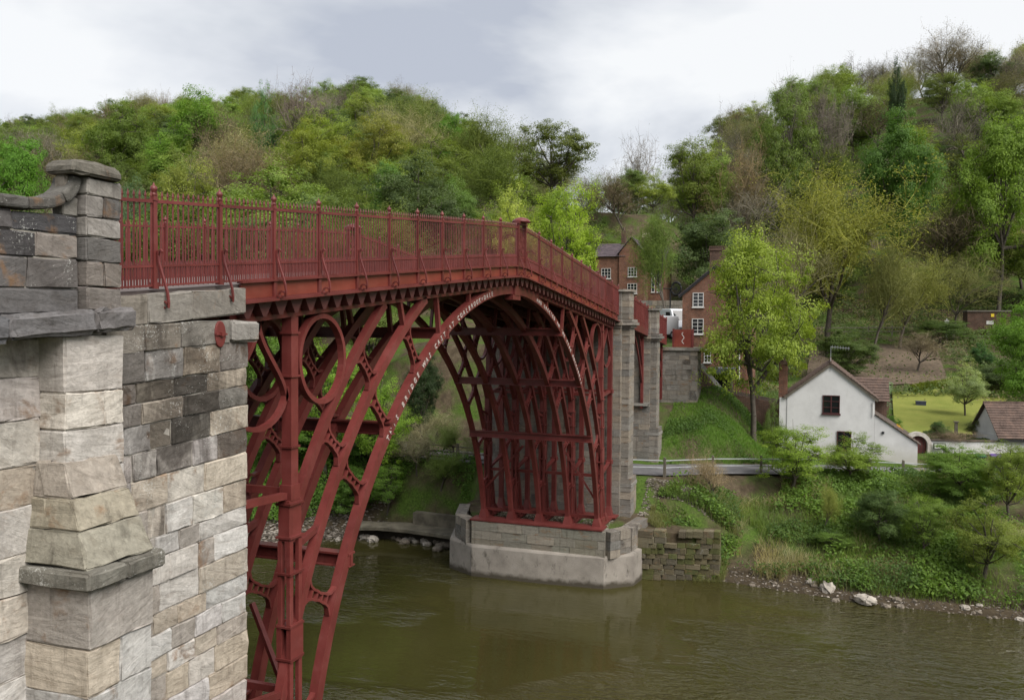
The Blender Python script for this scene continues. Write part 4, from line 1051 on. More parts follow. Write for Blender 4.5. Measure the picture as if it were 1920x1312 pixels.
# ================================================================ vehicles and small things on the street
WPAINT = plain('white_van_paint', (.60, .61, .63), .3, .04, 2, spec=.5); TYRE = plain('tyre_rubber', (.02, .02, .02), .8, .2)
def van(nm, label, loc, rz, L, Hh, W=1.9, nose=1.0):
    T = local(thing(nm, label, 'van', loc, rz=rz))
    prof = [(-L / 2, .35), (-L / 2 + .05, .95), (-L / 2 + nose * .75, 1.12), (-L / 2 + nose * 1.35, Hh - .12), (-L / 2 + nose * 1.6, Hh), (L / 2 - .08, Hh), (L / 2, Hh - .2), (L / 2, .35)]
    m = MB(); m.prism([(x, -W / 2, z) for x, z in prof], None, (0, W, 0)); m.build('body', WPAINT, T, bevel=.07)
    m = MB(); a, b = Vector((-L / 2 + nose * .80, 0, 1.17)), Vector((-L / 2 + nose * 1.31, 0, Hh - .18)); d = Vector((-(b.z - a.z), 0, b.x - a.x)).normalized() * .015
    m.hexa([a + d + Vector((0, -W / 2 + .12, 0)), a + d + Vector((0, W / 2 - .12, 0)), a - d + Vector((0, W / 2 - .12, 0)), a - d + Vector((0, -W / 2 + .12, 0)),
            b + d + Vector((0, -W / 2 + .16, 0)), b + d + Vector((0, W / 2 - .16, 0)), b - d + Vector((0, W / 2 - .16, 0)), b - d + Vector((0, -W / 2 + .16, 0))]); m.build('windscreen', GLASS, T)
    for s in (-1, 1):
        y = s * (W / 2 + .004); m = MB(); m.prism([(-L / 2 + nose * 1.15, y, 1.15), (-L / 2 + nose * 2.2, y, 1.15), (-L / 2 + nose * 2.2, y, Hh - .3), (-L / 2 + nose * 1.55, y, Hh - .3)], None, (0, s * .012, 0)); m.build('side_window', GLASS, T)
        MB().box(-L / 2 + nose * 1.0, -L / 2 + nose * 1.15, min(y, y + s * .2), max(y, y + s * .2), 1.15, 1.4).build('wing_mirror', BLACKM, T)
        MB().box(-L / 2 - .02, -L / 2 + .06, s * W / 2 - s * .1 - .16, s * W / 2 - s * .1 + .02, .72, .9).build('headlight', STEEL, T)
        for x in (-L / 2 + .85, L / 2 - .95):
            m = MB(); m.sweep([(x, s * (W / 2 - .2), .33), (x, s * (W / 2 + .01), .33)], .66, .66, None, n=16); w = m.build('wheel', TYRE, T)
            m = MB(); m.sweep([(x, s * (W / 2), .33), (x, s * (W / 2 + .03), .33)], .38, .38, None, n=12); m.build('rim', STEEL, w)
    return T
van('parked_van', 'white panel van with dark windscreen parked beyond the bridge railing', (46.5, 3.35, 11.62), math.radians(-28), 4.2, 2.0)
van('parked_van', 'taller white box van parked behind the panel van', (51.5, 2.6, 11.72), math.radians(40), 5.6, 2.6, 2.1, 1.05)
RH = thing('red_hoarding', 'dark red boarded panel with white scrawl beside the bridge end', 'hoarding', (32.2, -1, 11.2))
MB().box(32.15, 32.22, -1.75, -.35, 11.22, 12.45).build('board', REDF, RH)
for y in (-1.72, -.38): MB().box(32.1, 32.28, y - .06, y + .06, 11.2, 12.5).build('post', RED, RH)
MB().sweep([(32.14, -1.05 + .08 * math.sin(i * 1.3), 12.25 - .1 * i) for i in range(9)], .012, .05, (1, 0, 0)).build('scrawl', WHITE, RH)
WH = thing('flywheel', 'large black iron flywheel standing by the street above the bridge end', 'flywheel', (58, 3.3, 15.4))
m = MB().sweep([(58.0 + .18 * math.cos(a) , 3.3 + .52 * math.cos(a), 16.5 + .62 * math.sin(a)) for a in [2 * PI * i / 28 for i in range(28)]], .22, .14, None, closed=True, n=8); m.build('rim', BLACKM, WH)
for i in range(6):
    a = i * PI / 6; m = MB(); m.bar((58 + .18 * math.cos(a), 3.3 + .52 * math.cos(a), 16.5 + .62 * math.sin(a)), (58 - .18 * math.cos(a), 3.3 - .52 * math.cos(a), 16.5 - .62 * math.sin(a)), .035, .035); m.build('spoke', BLACKM, WH)
MB().bar((58.2, 3.9, 12.0), (58.2, 3.9, 16.6), .12, .12).build('stand', BLACKM, WH); MB().bar((58.2, 4.9, 16.55), (58, 3.3, 16.5), .10, .10).build('axle', BLACKM, WH)
RT = thing('retaining_wall', 'rough grey stone retaining wall above the street beyond the bridge', 'wall', (60, 6, 12))
MB().box(60.1, 61.5, .8, 11, 11, 15.3).build('mortar_core', MORTAR, RT)
for a, b in courses(11.5, 15.4, .3, .45):
    for y0, y1 in splits(.8, 11, .5, 1.1, rnd.uniform(.3, .9)): ublock(RT, 60 + rnd.uniform(-.04, .04), 60.6, y0 + .008, y1 - .008, a + .008, b - .008, pick(MID + [(.24, .20, .13)]), rnd.uniform(0, .5))
MB().box(59.98, 60.1, -1.2, .7, 12, 15.2).build('buff_panel', plain('buff_render', (.36, .30, .20), .9, .2, 3), RT)

# ---- roadside fences: timber posts with two steel rails
def fence(label, pts, rails=(.92, .52), post=1.08, rmat=STEEL, r=.03, step=3.0):
    P = [Vector((x, y, 0)) for x, y in pts]; L = [0.0]
    for a, b in zip(P[:-1], P[1:]): L.append(L[-1] + (b - a).length)
    n = max(1, int(round(L[-1] / step))); S = []
    for i in range(n + 1):
        d = L[-1] * i / n; k = max(j for j in range(len(L)) if L[j] <= d + 1e-6); k = min(k, len(P) - 2)
        q = P[k].lerp(P[k + 1], (d - L[k]) / (L[k + 1] - L[k])); S.append(Vector((q.x, q.y, Hs(q.x, q.y))))
    T = thing('roadside_fence', label, 'fence', tuple(S[0]))
    for q in S: MB().hexa([(q.x - .08, q.y - .08, q.z - .3), (q.x + .08, q.y - .08, q.z - .3), (q.x + .08, q.y + .08, q.z - .3), (q.x - .08, q.y + .08, q.z - .3), (q.x - .075, q.y - .075, q.z + post), (q.x + .075, q.y - .075, q.z + post), (q.x + .06, q.y + .06, q.z + post + .05), (q.x - .06, q.y + .06, q.z + post + .05)]).build('post', TIMBER, T)
    for a, b in zip(S[:-1], S[1:]):
        for h in rails: MB().bar(a + Vector((0, 0, h)), b + Vector((0, 0, h)), r * 2, r * 2, n=6).build('rail', rmat, T)
    return T
fence('timber post and steel rail fence along the road beside the stone pier', [(19.0, 1.2), (19.4, -1.2), (21.6, -3.4), (23.4, -5.6), (26.2, -9.2), (27.2, -12.6)])
fence('timber post fence with steel rails on the bank before the white cottage', [(27.25, -12.9), (27.9, -16.6)], step=2.0)
fence('timber rail fence along the path beyond the arch', [(19.0, 8.4), (19.2, 12), (19.8, 15.5), (21.5, 21), (23.5, 28)], (.98, .62, .3), 1.15, TIMBER, .045, 2.1)
fence('grey post fence descending the bank beside the leafy bush', [(27.3, -16.9), (25.8, -18.4)], (.85, .3), 1.0, TIMBER, .04, 1.2)
fence('dark timber fence line along the foot of the wooded hillside', [(93.0, -27.9), (92.2, -22), (91, -14), (90, -8)], (1.1, .6), 1.3, TIMBER, .06, 3.0)
# ================================================================ vegetation
def leaf_mat(name, trans=.42, var=.2, hue=.06):
    """colour from the object, every leaf a little different"""
    t = NT(name); isl = t.island(); base = t.oinfo('Color'); rnd_ = t.oinfo('Random')
    c = t.mix(1.0, base, t.ramp(isl, (0.0, (1 - var,) * 3), (.5, (1, 1, 1)), (1.0, (1 + var, 1 + var * .9, 1 + var * .5))), 'MULTIPLY')
    p = t.pos(); n = t.noise(p, .45, 3, .6)
    c = t.mix(1.0, c, t.ramp(n, (.3, (.74, .80, .82)), (.7, (1.2, 1.17, 1.0))), 'MULTIPLY')
    c = t.mix(.10, c, (.15, .145, .09))
    d = t.n('ShaderNodeBsdfPrincipled'); t.l(c, d.inputs['Base Color']); d.inputs['Roughness'].default_value = .55; d.inputs['Specular IOR Level'].default_value = .25
    tr = t.n('ShaderNodeBsdfTranslucent'); t.l(t.mix(1.0, c, (1.25, 1.3, .7), 'MULTIPLY'), tr.inputs['Color'])
    ms = t.n('ShaderNodeMixShader'); ms.inputs[0].default_value = trans
    t.l(d.outputs[0], ms.inputs[1]); t.l(tr.outputs[0], ms.inputs[2]); t.l(ms.outputs[0], t.out.inputs['Surface']); return t.m
LEAF = leaf_mat('leaf')
BARK = plain('bark', (.085, .072, .058), .95, .35, 3, bump=.5)
TWIG = NT('twig'); TWIG.bsdf(TWIG.mix(1.0, TWIG.oinfo('Color'), TWIG.ramp(TWIG.island(), (0, (.6, .6, .6)), (1, (1.35, 1.3, 1.25))), 'MULTIPLY'), .9, None, .1); TWIG = TWIG.m
def tubes(segs, n=4):
    """segs: array (m, 8) p0 p1 r0 r1 -> V, F"""
    S = np.asarray(segs, float); m = len(S); p0, p1, r0, r1 = S[:, :3], S[:, 3:6], S[:, 6], S[:, 7]
    d = p1 - p0; d /= np.maximum(np.linalg.norm(d, axis=1, keepdims=True), 1e-9)
    a = np.where(np.abs(d[:, 2:3]) < .9, np.array([[0, 0, 1.]]), np.array([[1., 0, 0]]))
    u = np.cross(d, a); u /= np.linalg.norm(u, axis=1, keepdims=True); v = np.cross(d, u)
    V = []; ang_ = np.arange(n) * 2 * PI / n
    for k in range(n):
        o = u * math.cos(ang_[k]) + v * math.sin(ang_[k]); V.append(p0 + o * r0[:, None]); V.append(p1 + o * r1[:, None])
    V = np.stack(V, 1).reshape(m * 2 * n, 3)
    base = (np.arange(m) * 2 * n)[:, None]
    F = np.concatenate([np.stack([base[:, 0] + 2 * k, base[:, 0] + 2 * ((k + 1) % n), base[:, 0] + 2 * ((k + 1) % n) + 1, base[:, 0] + 2 * k + 1], 1) for k in range(n)])
    return V, F
def leaves(P, N, size, rs, asp=.62, bend=.25):
    """one bent leaf (2 quads) -> here a diamond quad per point, around direction N"""
    m = len(P); N = N + rs.normal(0, .3, (m, 3)); N /= np.linalg.norm(N, axis=1, keepdims=True)
    a = rs.normal(0, 1, (m, 3)); u = np.cross(N, a); u /= np.maximum(np.linalg.norm(u, axis=1, keepdims=True), 1e-6); v = np.cross(N, u)
    s = (size * rs.uniform(.6, 1.35, m))[:, None]
    V = np.stack([P - u * s * .5, P + v * s * .5 * asp - N * s * bend * .3, P + u * s * .5, P - v * s * .5 * asp - N * s * bend * .3], 1).reshape(-1, 3)
    return V, np.arange(m * 4).reshape(m, 4)
def skeleton(rs, height, spread, first, levels, kids, ratio=.62, up=.25, r0=.2, droop=0.0):
    """branching skeleton; returns segments per level and tips"""
    segs = []; tips = []
    def grow(p, d, L, r, lev):
        steps = 3 if lev < 2 else 2; q = p
        for i in range(steps):
            d2 = d + rs.normal(0, .13 + .04 * lev, 3); d2[2] += (up if lev else .0) * .12 - droop * .06 * lev; d2 /= np.linalg.norm(d2)
            e = q + d2 * (L / steps); ra = r * (1 - .45 * i / steps); rb = r * (1 - .45 * (i + 1) / steps)
            segs.append((*q, *e, ra, rb, lev)); q = e; d = d2
            if lev < levels and (i > 0 or lev):
                for _ in range(max(1, kids[lev] // (steps - (0 if lev else 1)))):
                    ph = rs.uniform(0, 2 * PI); a = np.array([math.cos(ph), math.sin(ph), 0]); 
                    x = np.cross(d, a); x /= max(np.linalg.norm(x), 1e-6)
                    an = rs.uniform(.45, 1.0) * spread
                    nd = d * math.cos(an) + x * math.sin(an); nd[2] += up * (.6 if lev < 2 else .3); nd /= np.linalg.norm(nd)
                    grow(q, nd, L * ratio * rs.uniform(.75, 1.25) * (1.15 if lev == 0 else 1), r * .5, lev + 1)
        if lev >= levels: tips.append(q)
        elif lev == 0: grow(q, d, L * ratio, r * .5, 1)
    grow(np.zeros(3), np.array([0, 0, 1.]), height * first, r0, 0)
    return np.array(segs), np.array(tips)
def tree_proto(kind, seed):
    """returns (trunk mesh, crown mesh), about 10 m high, base at the origin"""
    rs = np.random.RandomState(seed)
    if kind in ('oak', 'dense', 'tall', 'light'):
        Ht = 10.0; R = {'oak': 4.2, 'dense': 3.9, 'tall': 2.9, 'light': 3.7}[kind]; zc = {'oak': 5.9, 'dense': 5.5, 'tall': 5.8, 'light': 5.8}[kind]; hz = {'oak': 3.7, 'dense': 4.2, 'tall': 4.2, 'light': 4.0}[kind]
        nl = {'oak': 17, 'dense': 20, 'tall': 18, 'light': 22}[kind]
        lob = []
        for i in range(nl):
            z = rs.uniform(-.85, .92); ph = i * 2.39996 + rs.uniform(-.5, .5); rr = math.sqrt(1 - z * z) * rs.uniform(.55, .92); f = rs.uniform(.8, 1.02)
            taper = 1.0 if z < 0 else 1 - .1 * z
            lob.append((rr * math.cos(ph) * R * f * taper, rr * math.sin(ph) * R * f * taper, zc + z * hz * .85 * f, rs.uniform(.24, .46) * R))
        lob.append((0, 0, zc + hz * .62, R * .45)); lob.append((0, 0, zc, R * .6)); lob = np.array(lob)
        C = []; 
        ncl = {'oak': 17, 'dense': 19, 'tall': 16, 'light': 13}[kind]
        for lx, ly, lz, lr in lob:
            k = ncl; d = rs.normal(0, 1, (k, 3)); d[:, 2] += .35; d /= np.linalg.norm(d, axis=1, keepdims=True)
            q = np.array([lx, ly, lz]) + d * lr * rs.uniform(.45, 1.32, (k, 1)) * np.array([1, 1, .85]); C.append(np.concatenate([q, d], 1))
        C = np.concatenate(C); per = {'oak': 120, 'dense': 124, 'tall': 110, 'light': 88}[kind]
        P = np.repeat(C[:, :3], per, 0); D = np.repeat(C[:, 3:], per, 0)
        o = rs.normal(0, 1, P.shape); o /= np.linalg.norm(o, axis=1, keepdims=True); rad = rs.uniform(.05, 1, (len(P), 1)) ** .45 * np.repeat(rs.uniform(.30, .95, (len(C), 1)), per, 0)
        P = P + o * rad * np.array([1.15, 1.15, .62]); N = o * .45 + D * .65 + np.array([0, 0, .45])
        keep = P[:, 2] > 1.0; P, N = P[keep], N[keep]
        V, Fq = leaves(P, N, .135, rs)
        crown = np_mesh('crown', V, Fq, LEAF)
        segs = []; top = zc + hz * .35; tr = .22
        zs = np.linspace(0, top, 7); px = np.cumsum(rs.normal(0, .12, 7)); py = np.cumsum(rs.normal(0, .12, 7)); px -= px[0]; py -= py[0]
        for i in range(6): segs.append((px[i], py[i], zs[i], px[i + 1], py[i + 1], zs[i + 1], tr * (1 - .13 * i), tr * (1 - .13 * (i + 1))))
        for lx, ly, lz, lr in lob[:-1]:
            i = rs.randint(2, 5); a = np.array([px[i], py[i], zs[i]]); b = np.array([lx, ly, lz]); mid = (a + b) / 2 + rs.normal(0, .25, 3) + np.array([0, 0, -.25])
            segs.append((*a, *mid, .10, .07)); segs.append((*mid, *b, .07, .03))
            for _ in range(5):
                e = b + rs.normal(0, .5, 3) * lr; segs.append((*b, *e, .03, .012))
        V, Fq = tubes(segs, 5); return np_mesh('trunk', V, Fq, BARK, True), crown
    # twiggy trees: bare, budding, sparse
    cfg = {'bare': dict(n=1200, s=.09), 'bud': dict(n=10000, s=.085), 'sparse': dict(n=26000, s=.095)}[kind]
    segs, tips = skeleton(rs, 10, .95, .42, 4, [9, 6, 4, 3], .60, .42, .17)
    k = 10.0 / max(segs[:, 5].max(), 1); segs[:, :6] *= k; tips = tips * k
    thick = segs[segs[:, 8] <= 1]; thin = segs[segs[:, 8] > 1].copy()
    thin[:, 6:8] = np.maximum(thin[:, 6:8], .011)
    V, Fq = tubes(thick[:, :8], 5); trunk = np_mesh('trunk', V, Fq, BARK, True)
    # extra fine sprays at the tips
    t_ = tips[rs.randint(0, len(tips), min(len(tips) * 3, 3200))]; e = t_ + rs.normal(0, .42, t_.shape) + np.array([0, 0, .2])
    sp_ = np.concatenate([t_, e, np.full((len(t_), 1), .011), np.full((len(t_), 1), .006)], 1)
    allt = np.concatenate([thin[:, :8], sp_])
    V1, F1 = tubes(allt, 3)
    src = np.concatenate([tips, e]); P = src[rs.randint(0, len(src), cfg['n'])] + rs.normal(0, .22, (cfg['n'], 3))
    V2, F2 = leaves(P, rs.normal(0, 1, P.shape) * .5 + np.array([0, 0, .6]), cfg['s'], rs)
    me = np_mesh('crown', np.concatenate([V1, V2]), np.concatenate([F1, F2 + len(V1)]), TWIG)
    me.materials.append(LEAF); mi = np.zeros(len(F1) + len(F2), np.int32); mi[len(F1):] = 1; me.polygons.foreach_set('material_index', mi)
    return trunk, me
PROTO = {k: [tree_proto(k, 10 * i + j) for j in range(n)] for i, (k, n) in enumerate((('oak', 3), ('dense', 3), ('tall', 2), ('light', 2), ('bare', 3), ('bud', 3), ('sparse', 3)))}
vr = random.Random(5)
def tree(kind, x, y, h, w, colr, label, cat='tree', name='tree', group=None, z=None, pi=None, trunkc=None):
    """w = crown width factor relative to the prototype's"""
    tm, cm = PROTO[kind][pi if pi is not None else vr.randrange(len(PROTO[kind]))]
    zz = Hs(x, y) - .15 if z is None else z; k = h / 10.0
    T = thing(name, label, cat, (x, y, zz), group, vr.uniform(0, 2 * PI), (k * w, k * w, k))
    for nm, me in (('trunk', tm), ('crown', cm)):
        o = bpy.data.objects.new(nm, me); link(o, T); f = 1 + vr.uniform(-.12, .12)
        o.color = (colr[0] * f * KB, colr[1] * f * KB, colr[2] * f * KB, 1)
    return T
KB = 1.9
LIME = (.155, .215, .018); LIMEP = (.22, .25, .055); FRESH = (.098, .142, .026); MIDG = (.074, .104, .024); OLIVE = (.085, .110, .024); YOL = (.105, .132, .021)
DEEP = (.044, .068, .022); IVY = (.016, .034, .010); BROWN = (.088, .073, .045); GREYB = (.092, .083, .066); TAN = (.118, .112, .058); BLUEG = (.06, .10, .05)
# ---- trees that can be picked out singly
def plant(kind, x, y, h, w, colr, label, **k):
    """one tree at a surveyed site: ground position, height, crown width factor"""
    return tree(kind, x, y, h, w, colr, label, z=Hs(x, y) - .15, **k)
plant('light', 53.70, 13.56, 15.39, 0.627, LIME, 'bright lime green maple rising behind the bridge railing below the saddle', pi=0)
plant('light', 57.80, 20.10, 15.53, 0.532, LIMEP, 'pale lime blossom tree just behind the crest of the bridge railing', pi=1)
plant('oak', 32.76, -5.85, 14.75, .68, (.130, .168, .022), 'large yellow-green tree standing between brick house and white cottage', pi=1)
plant('sparse', 52.99, 3.29, 12.80, 0.554, (.075, .110, .022), 'slender half-leafed tree with ivy trunk behind the parked vans', pi=0)
plant('dense', 43.57, -25.00, 10.39, 0.741, (.080, .150, .016), 'bright green leafy tree cut by the right edge beside the hut', pi=1)
plant('light', 50.73, -21.58, 5.23, 0.799, (.20, .24, .11), 'small pale blossoming fruit tree on the lawn', pi=1)
plant('dense', 63.04, -26.55, 3.00, 2.141, DEEP, 'dark green evergreen behind the blossoming fruit tree')
plant('sparse', 77.42, -11.51, 21.11, 1.131, (.135, .140, .030), 'wide yellow-olive budding tree spreading above the yellow-green tree', pi=1)
plant('bud', 68.80, -5.44, 18.06, 0.677, TAN, 'tan half-bare tree beside the wide yellow-olive tree', pi=0)
plant('sparse', 82.06, -19.39, 11.18, 1.123, (.11, .115, .030), 'olive budding tree behind the allotment slope', pi=2)
plant('bud', 88.62, -25.94, 10.99, 1.048, (.095, .10, .035), 'grey-green thin tree above the brick hut', pi=1)
plant('sparse', 74.55, -15.97, 14.57, 0.714, (.10, .105, .035), 'pale olive slender tree left of the hut', pi=0)
plant('dense', 113.30, -21.84, 26.92, 0.607, (.050, .105, .014), 'rich green rounded tree high on the wooded slope', pi=0)
plant('dense', 100.07, -32.90, 27.79, 0.559, (.105, .165, .016), 'bright yellow-green tree at the right edge of the high slope', pi=2)
plant('oak', 130.73, -4.39, 28.81, 0.462, (.075, .11, .018), 'mid green tree at the skyline of the high slope', pi=0)
plant('bud', 117.55, 2.22, 25.90, 0.599, (.115, .088, .050), 'reddish brown budding tree on the high slope', pi=2)
plant('light', 120.15, 9.92, 17.96, 0.803, (.095, .125, .018), 'yellow-green tree at the foot of the right skyline', pi=0)
plant('bare', 139.57, -5.01, 29.28, 0.299, GREYB, 'bare dark tree crown on the right skyline', pi=0)
plant('bare', 139.22, -10.16, 26.71, 0.345, (.07, .06, .05), 'gnarled bare tree beside it on the right skyline', pi=1)
plant('bare', 142.83, -14.39, 24.42, 0.382, GREYB, 'thin bare grey tree on the right skyline', pi=2)
plant('tall', 148.52, -24.13, 25.59, 0.202, IVY, 'narrow dark ivy-clad tree standing up from the right skyline', pi=0)
plant('bare', 133.70, 5.19, 27.28, 0.253, (.06, .055, .045), 'lone bare tree at the lower right skyline', pi=2)
plant('bare', 142.30, 22.82, 25.30, 0.471, GREYB, 'bare spreading tree above the saddle between the hills', pi=0)
plant('dense', 88.04, 86.89, 21.22, 0.795, (.080, .150, .012), 'big bright green oak on the left hillside', pi=1)
plant('dense', 91.91, 106.19, 21.19, 0.775, (.070, .105, .016), 'broad mid green tree left of the big bright oak', pi=0)
plant('bud', 88.75, 78.52, 17.52, 0.756, BROWN, 'grey-brown budding tree right of the big bright oak', pi=0)
plant('bud', 66.84, 61.56, 15.33, 0.755, (.110, .085, .045), 'brown rounded tree low on the left hillside', pi=1)
plant('oak', 75.27, 55.97, 16.01, 0.754, (.115, .135, .018), 'yellow-green spreading oak on the left hillside', pi=2)
plant('bare', 102.73, 75.59, 20.59, 0.565, (.085, .07, .06), 'round bare tree standing on the left skyline', pi=1)
plant('light', 102.19, 83.20, 21.08, 0.331, (.06, .12, .04), 'small fresh green treetop on the left skyline', pi=1)
plant('sparse', 108.59, 58.66, 16.20, 0.957, (.095, .12, .03), 'wide half-leafed tree at the end of the left skyline', pi=1)
plant('dense', 107.45, 49.45, 13.49, 0.711, (.060, .125, .012), 'bright green tree where the left skyline falls away', pi=2)
plant('oak', 81.56, 50.24, 14.87, 0.951, (.12, .125, .022), 'olive gold oak above the middle of the railing', pi=0)
plant('dense', 50.92, 82.67, 19.93, 0.495, (.060, .135, .012), 'vivid green tree at the left edge behind the stone pillar', pi=2)
plant('dense', 130.19, 41.85, 17.51, 0.481, (.085, .165, .012), 'small bright green crown in the saddle', pi=0)
plant('bud', 92.69, 36.44, 9.31, 1.319, (.105, .105, .035), 'brownish olive tree beside the lime blossom tree', pi=2)
plant('tall', 55.17, 33.88, 13.63, 0.642, (.060, .115, .020), 'feathery green conifer-like tree above the railing', pi=1)
plant('tall', 55.58, 26.52, 11.40, 0.676, (.065, .110, .022), 'second feathery green tree nearer the crest of the bridge', pi=0)
plant('light', 51.18, 57.35, 14.93, 0.738, (.120, .135, .024), 'low golden olive tree above the railing posts', pi=0)
plant('dense', 42.74, 56.97, 15.39, 0.501, BLUEG, 'blue-green low tree beside the stone pillar cap', pi=1)
plant('light', 41.97, 34.81, 13.70, 0.536, (.085, .12, .05), 'pale grey-green bush above the railing', pi=1)

# ---- the hanging woods: regular forest trees on both hillsides
PAL = [('oak', YOL, 'yellow-olive oak'), ('oak', MIDG, 'mid green oak'), ('dense', FRESH, 'fresh green leafy tree'), ('light', YOL, 'golden green young tree'), ('dense', MIDG, 'dark green leafy tree'),
       ('bud', BROWN, 'brown budding tree'), ('bud', GREYB, 'grey half-bare tree'), ('sparse', OLIVE, 'olive sparse tree'), ('bare', GREYB, 'bare grey tree'), ('sparse', TAN, 'tan sparse tree'), ('dense', DEEP, 'deep green tree'), ('light', OLIVE, 'olive green light-crowned tree')]
WL = [16, 9, 13, 12, 7, 6, 6, 12, 3, 4, 5, 11]; WR = [7, 6, 7, 6, 5, 13, 14, 14, 12, 9, 6, 6]
def frame_of(p):
    d = p - CAM; w = d.dot(FWD)
    return 960 + 1593.4 * d.dot(RGT) / w, 656 - 1593.4 * d.dot(UPV) / w, w
wood = []; tries = 0
cellsz = 12.6
for ix in range(2, 22):
    for iy in range(-14, 30):
        x = ix * cellsz + vr.uniform(-5, 5); y = iy * cellsz + vr.uniform(-5, 5)
        p = Vector((x, y, Hs(x, y))); 
        if (p - CAM).dot(FWD) < 30: continue
        px, py, w = frame_of(p + Vector((0, 0, 8)))
        if px < -70 or px > 1990 or py < -60: continue
        right = px > 1120
        if right:
            if x < 92 and y < 6: continue                       # gardens, road, allotment slope
            if y > -2 and x < 100 and px < 1330 and x < 97: continue
        else:
            if x < 27 or (y < 21 and x < 62) : continue
            if 55 < x < 91 and 3 < y < 21: continue            # far house and street
        if x > 262: continue
        if w > 215 and vr.random() < .3: continue
        wood.append((w, px, x, y, right))
wood.sort()
ORD = 'first second third fourth fifth sixth seventh eighth ninth tenth eleventh twelfth thirteenth fourteenth fifteenth sixteenth seventeenth eighteenth nineteenth twentieth'.split()
picks = []; fam = {}
for w, px, x, y, right in wood:
    k = vr.choices(range(12), WR if right else WL)[0]; nm = PAL[k][2]
    band = 'crest' if w > 165 else ('upper slope' if w > 115 else 'lower slope'); side = 'right-hand wood' if right else 'wood behind bridge'
    picks.append((k, band, side)); fam.setdefault((k, band, side), []).append(px)
for v in fam.values(): v.sort()
for (w, px, x, y, right), (k, band, side) in zip(wood, picks):
    kind, colr, nm = PAL[k]; mem = fam[(k, band, side)]; i = mem.index(px)
    lead = '' if len(mem) == 1 else (ORD[i] + ' ' if i < 20 else ORD[len(mem) - 1 - i] + ' ')
    lab = (lead + nm + ((' from the left' if i < 20 else ' from the right') if len(mem) > 1 else '') + f', {band} of the {side}') if len(mem) > 1 else f'lone {nm} on the {band} of the {side}'
    far = w > 175
    h = vr.uniform(11, 16.5) * (.92 if kind in ('light',) else 1); wd = vr.uniform(.92, 1.25)
    if kind in ('bare', 'bud') : h *= 1.1; wd *= .95
    f = 1 + vr.uniform(-.32, .38)
    if 880 < px < 1270 and w > 125: h *= .84
    tree(kind, x, y, h, wd, (colr[0] * f, colr[1] * f * vr.uniform(.95, 1.05), colr[2] * f), lab, group=f'{nm}s of the {band}, {side}')
print('woodland trees', len(wood))
# ---- understorey that closes the floor of the wood (nobody could count it)
def shrub_cloud(name, mat_col, spots, per, size, hh, seed, label):
    rs = np.random.RandomState(seed); P = []; N = []
    S = np.array(spots)
    Q = np.repeat(S, per, 0); o = rs.normal(0, 1, Q.shape); o /= np.linalg.norm(o, axis=1, keepdims=True); o[:, 2] = np.abs(o[:, 2])
    r = np.repeat(rs.uniform(.6, 1.25, (len(S), 1)), per, 0) * hh
    P = Q + o * r * rs.uniform(.75, 1.0, (len(Q), 1)) * np.array([1.25, 1.25, 1.0]); N = o + np.array([0, 0, .4])
    V, Fq = leaves(P, N, size, rs); ob = bpy.data.objects.new(name, np_mesh(name, V, Fq, LEAF)); link(ob); ob['kind'] = 'stuff'; ob['label'] = label; ob['category'] = 'undergrowth'; ob.color = (*mat_col, 1); return ob
def scatter(n, x0, x1, y0, y1, seed, ok=lambda x, y: True, margin=60):
    r = random.Random(seed); out_ = []; t = 0
    while len(out_) < n and t < n * 30:
        t += 1; x, y = r.uniform(x0, x1), r.uniform(y0, y1); z = Hs(x, y); px, py, w = frame_of(Vector((x, y, z + 1)))
        if w < 5 or px < -margin or px > 1920 + margin or py < -20 or py > 1400 or not ok(x, y): continue
        out_.append((x, y, z))
    return out_
okw = lambda x, y: not (x < 92 and y < 6) and not (55 < x < 98 and 3 < y < 22) and not (y < 22 and x < 60)
shrub_cloud('undergrowth', (.060, .090, .018), scatter(1300, 34, 240, -120, 330, 3, okw), 60, .42, 1.7, 1, 'dense green undergrowth on the floor of the woods')
# ================================================================ far bank: shrubs, weeds, grass, stones
def shrub(kind, x, y, h, w, colr, label, **k): return plant(kind, x, y, h, w, colr, label, cat='shrub', name='shrub', **k)
shrub('light', 23.29, -8.59, 4.16, 1.339, (.13, .19, .022), 'bright lime leafy shrub on the bank before the cottage gable', pi=0)
shrub('light', 24.93, -11.78, 3.21, 1.459, (.125, .18, .022), 'second lime shrub on the bank below the cottage lean-to', pi=1)
shrub('dense', 23.06, -17.07, 3.33, 1.496, (.085, .14, .022), 'tall mid green bush hiding the garden wall on the right bank', pi=0)
shrub('light', 21.13, -19.06, 4.24, 0.931, (.125, .165, .024), 'yellow-green bush at the right edge of the bank', pi=0)
shrub('light', 16.17, -17.16, 4.57, 0.979, (.115, .145, .024), 'wide olive-yellow bush halfway down the right bank', pi=1)
shrub('dense', 18.34, -12.82, 3.17, 1.174, (.045, .075, .02), 'dark rounded bush in the middle of the right bank', pi=2)
shrub('sparse', 19.01, -10.20, 2.89, 0.619, (.15, .17, .04), 'pale yellow-green sapling on the right bank', pi=0)
shrub('light', 17.44, -14.77, 3.40, 0.922, (.085, .13, .02), 'loose green bush between dark bush and olive-yellow bush', pi=0)
shrub('bud', 19.26, -4.77, 3.00, 1.021, (.16, .125, .075), 'dry tan bramble thicket beside the road fence', pi=0)
shrub('bud', 19.42, -19.04, 1.00, 3.677, (.15, .15, .07), 'pale straggling bramble at the right edge of the bank', pi=1)
shrub('light', 18.03, -10.60, 1.00, 2.962, (.075, .125, .022), 'spreading green weeds bush low on the bank', pi=0)
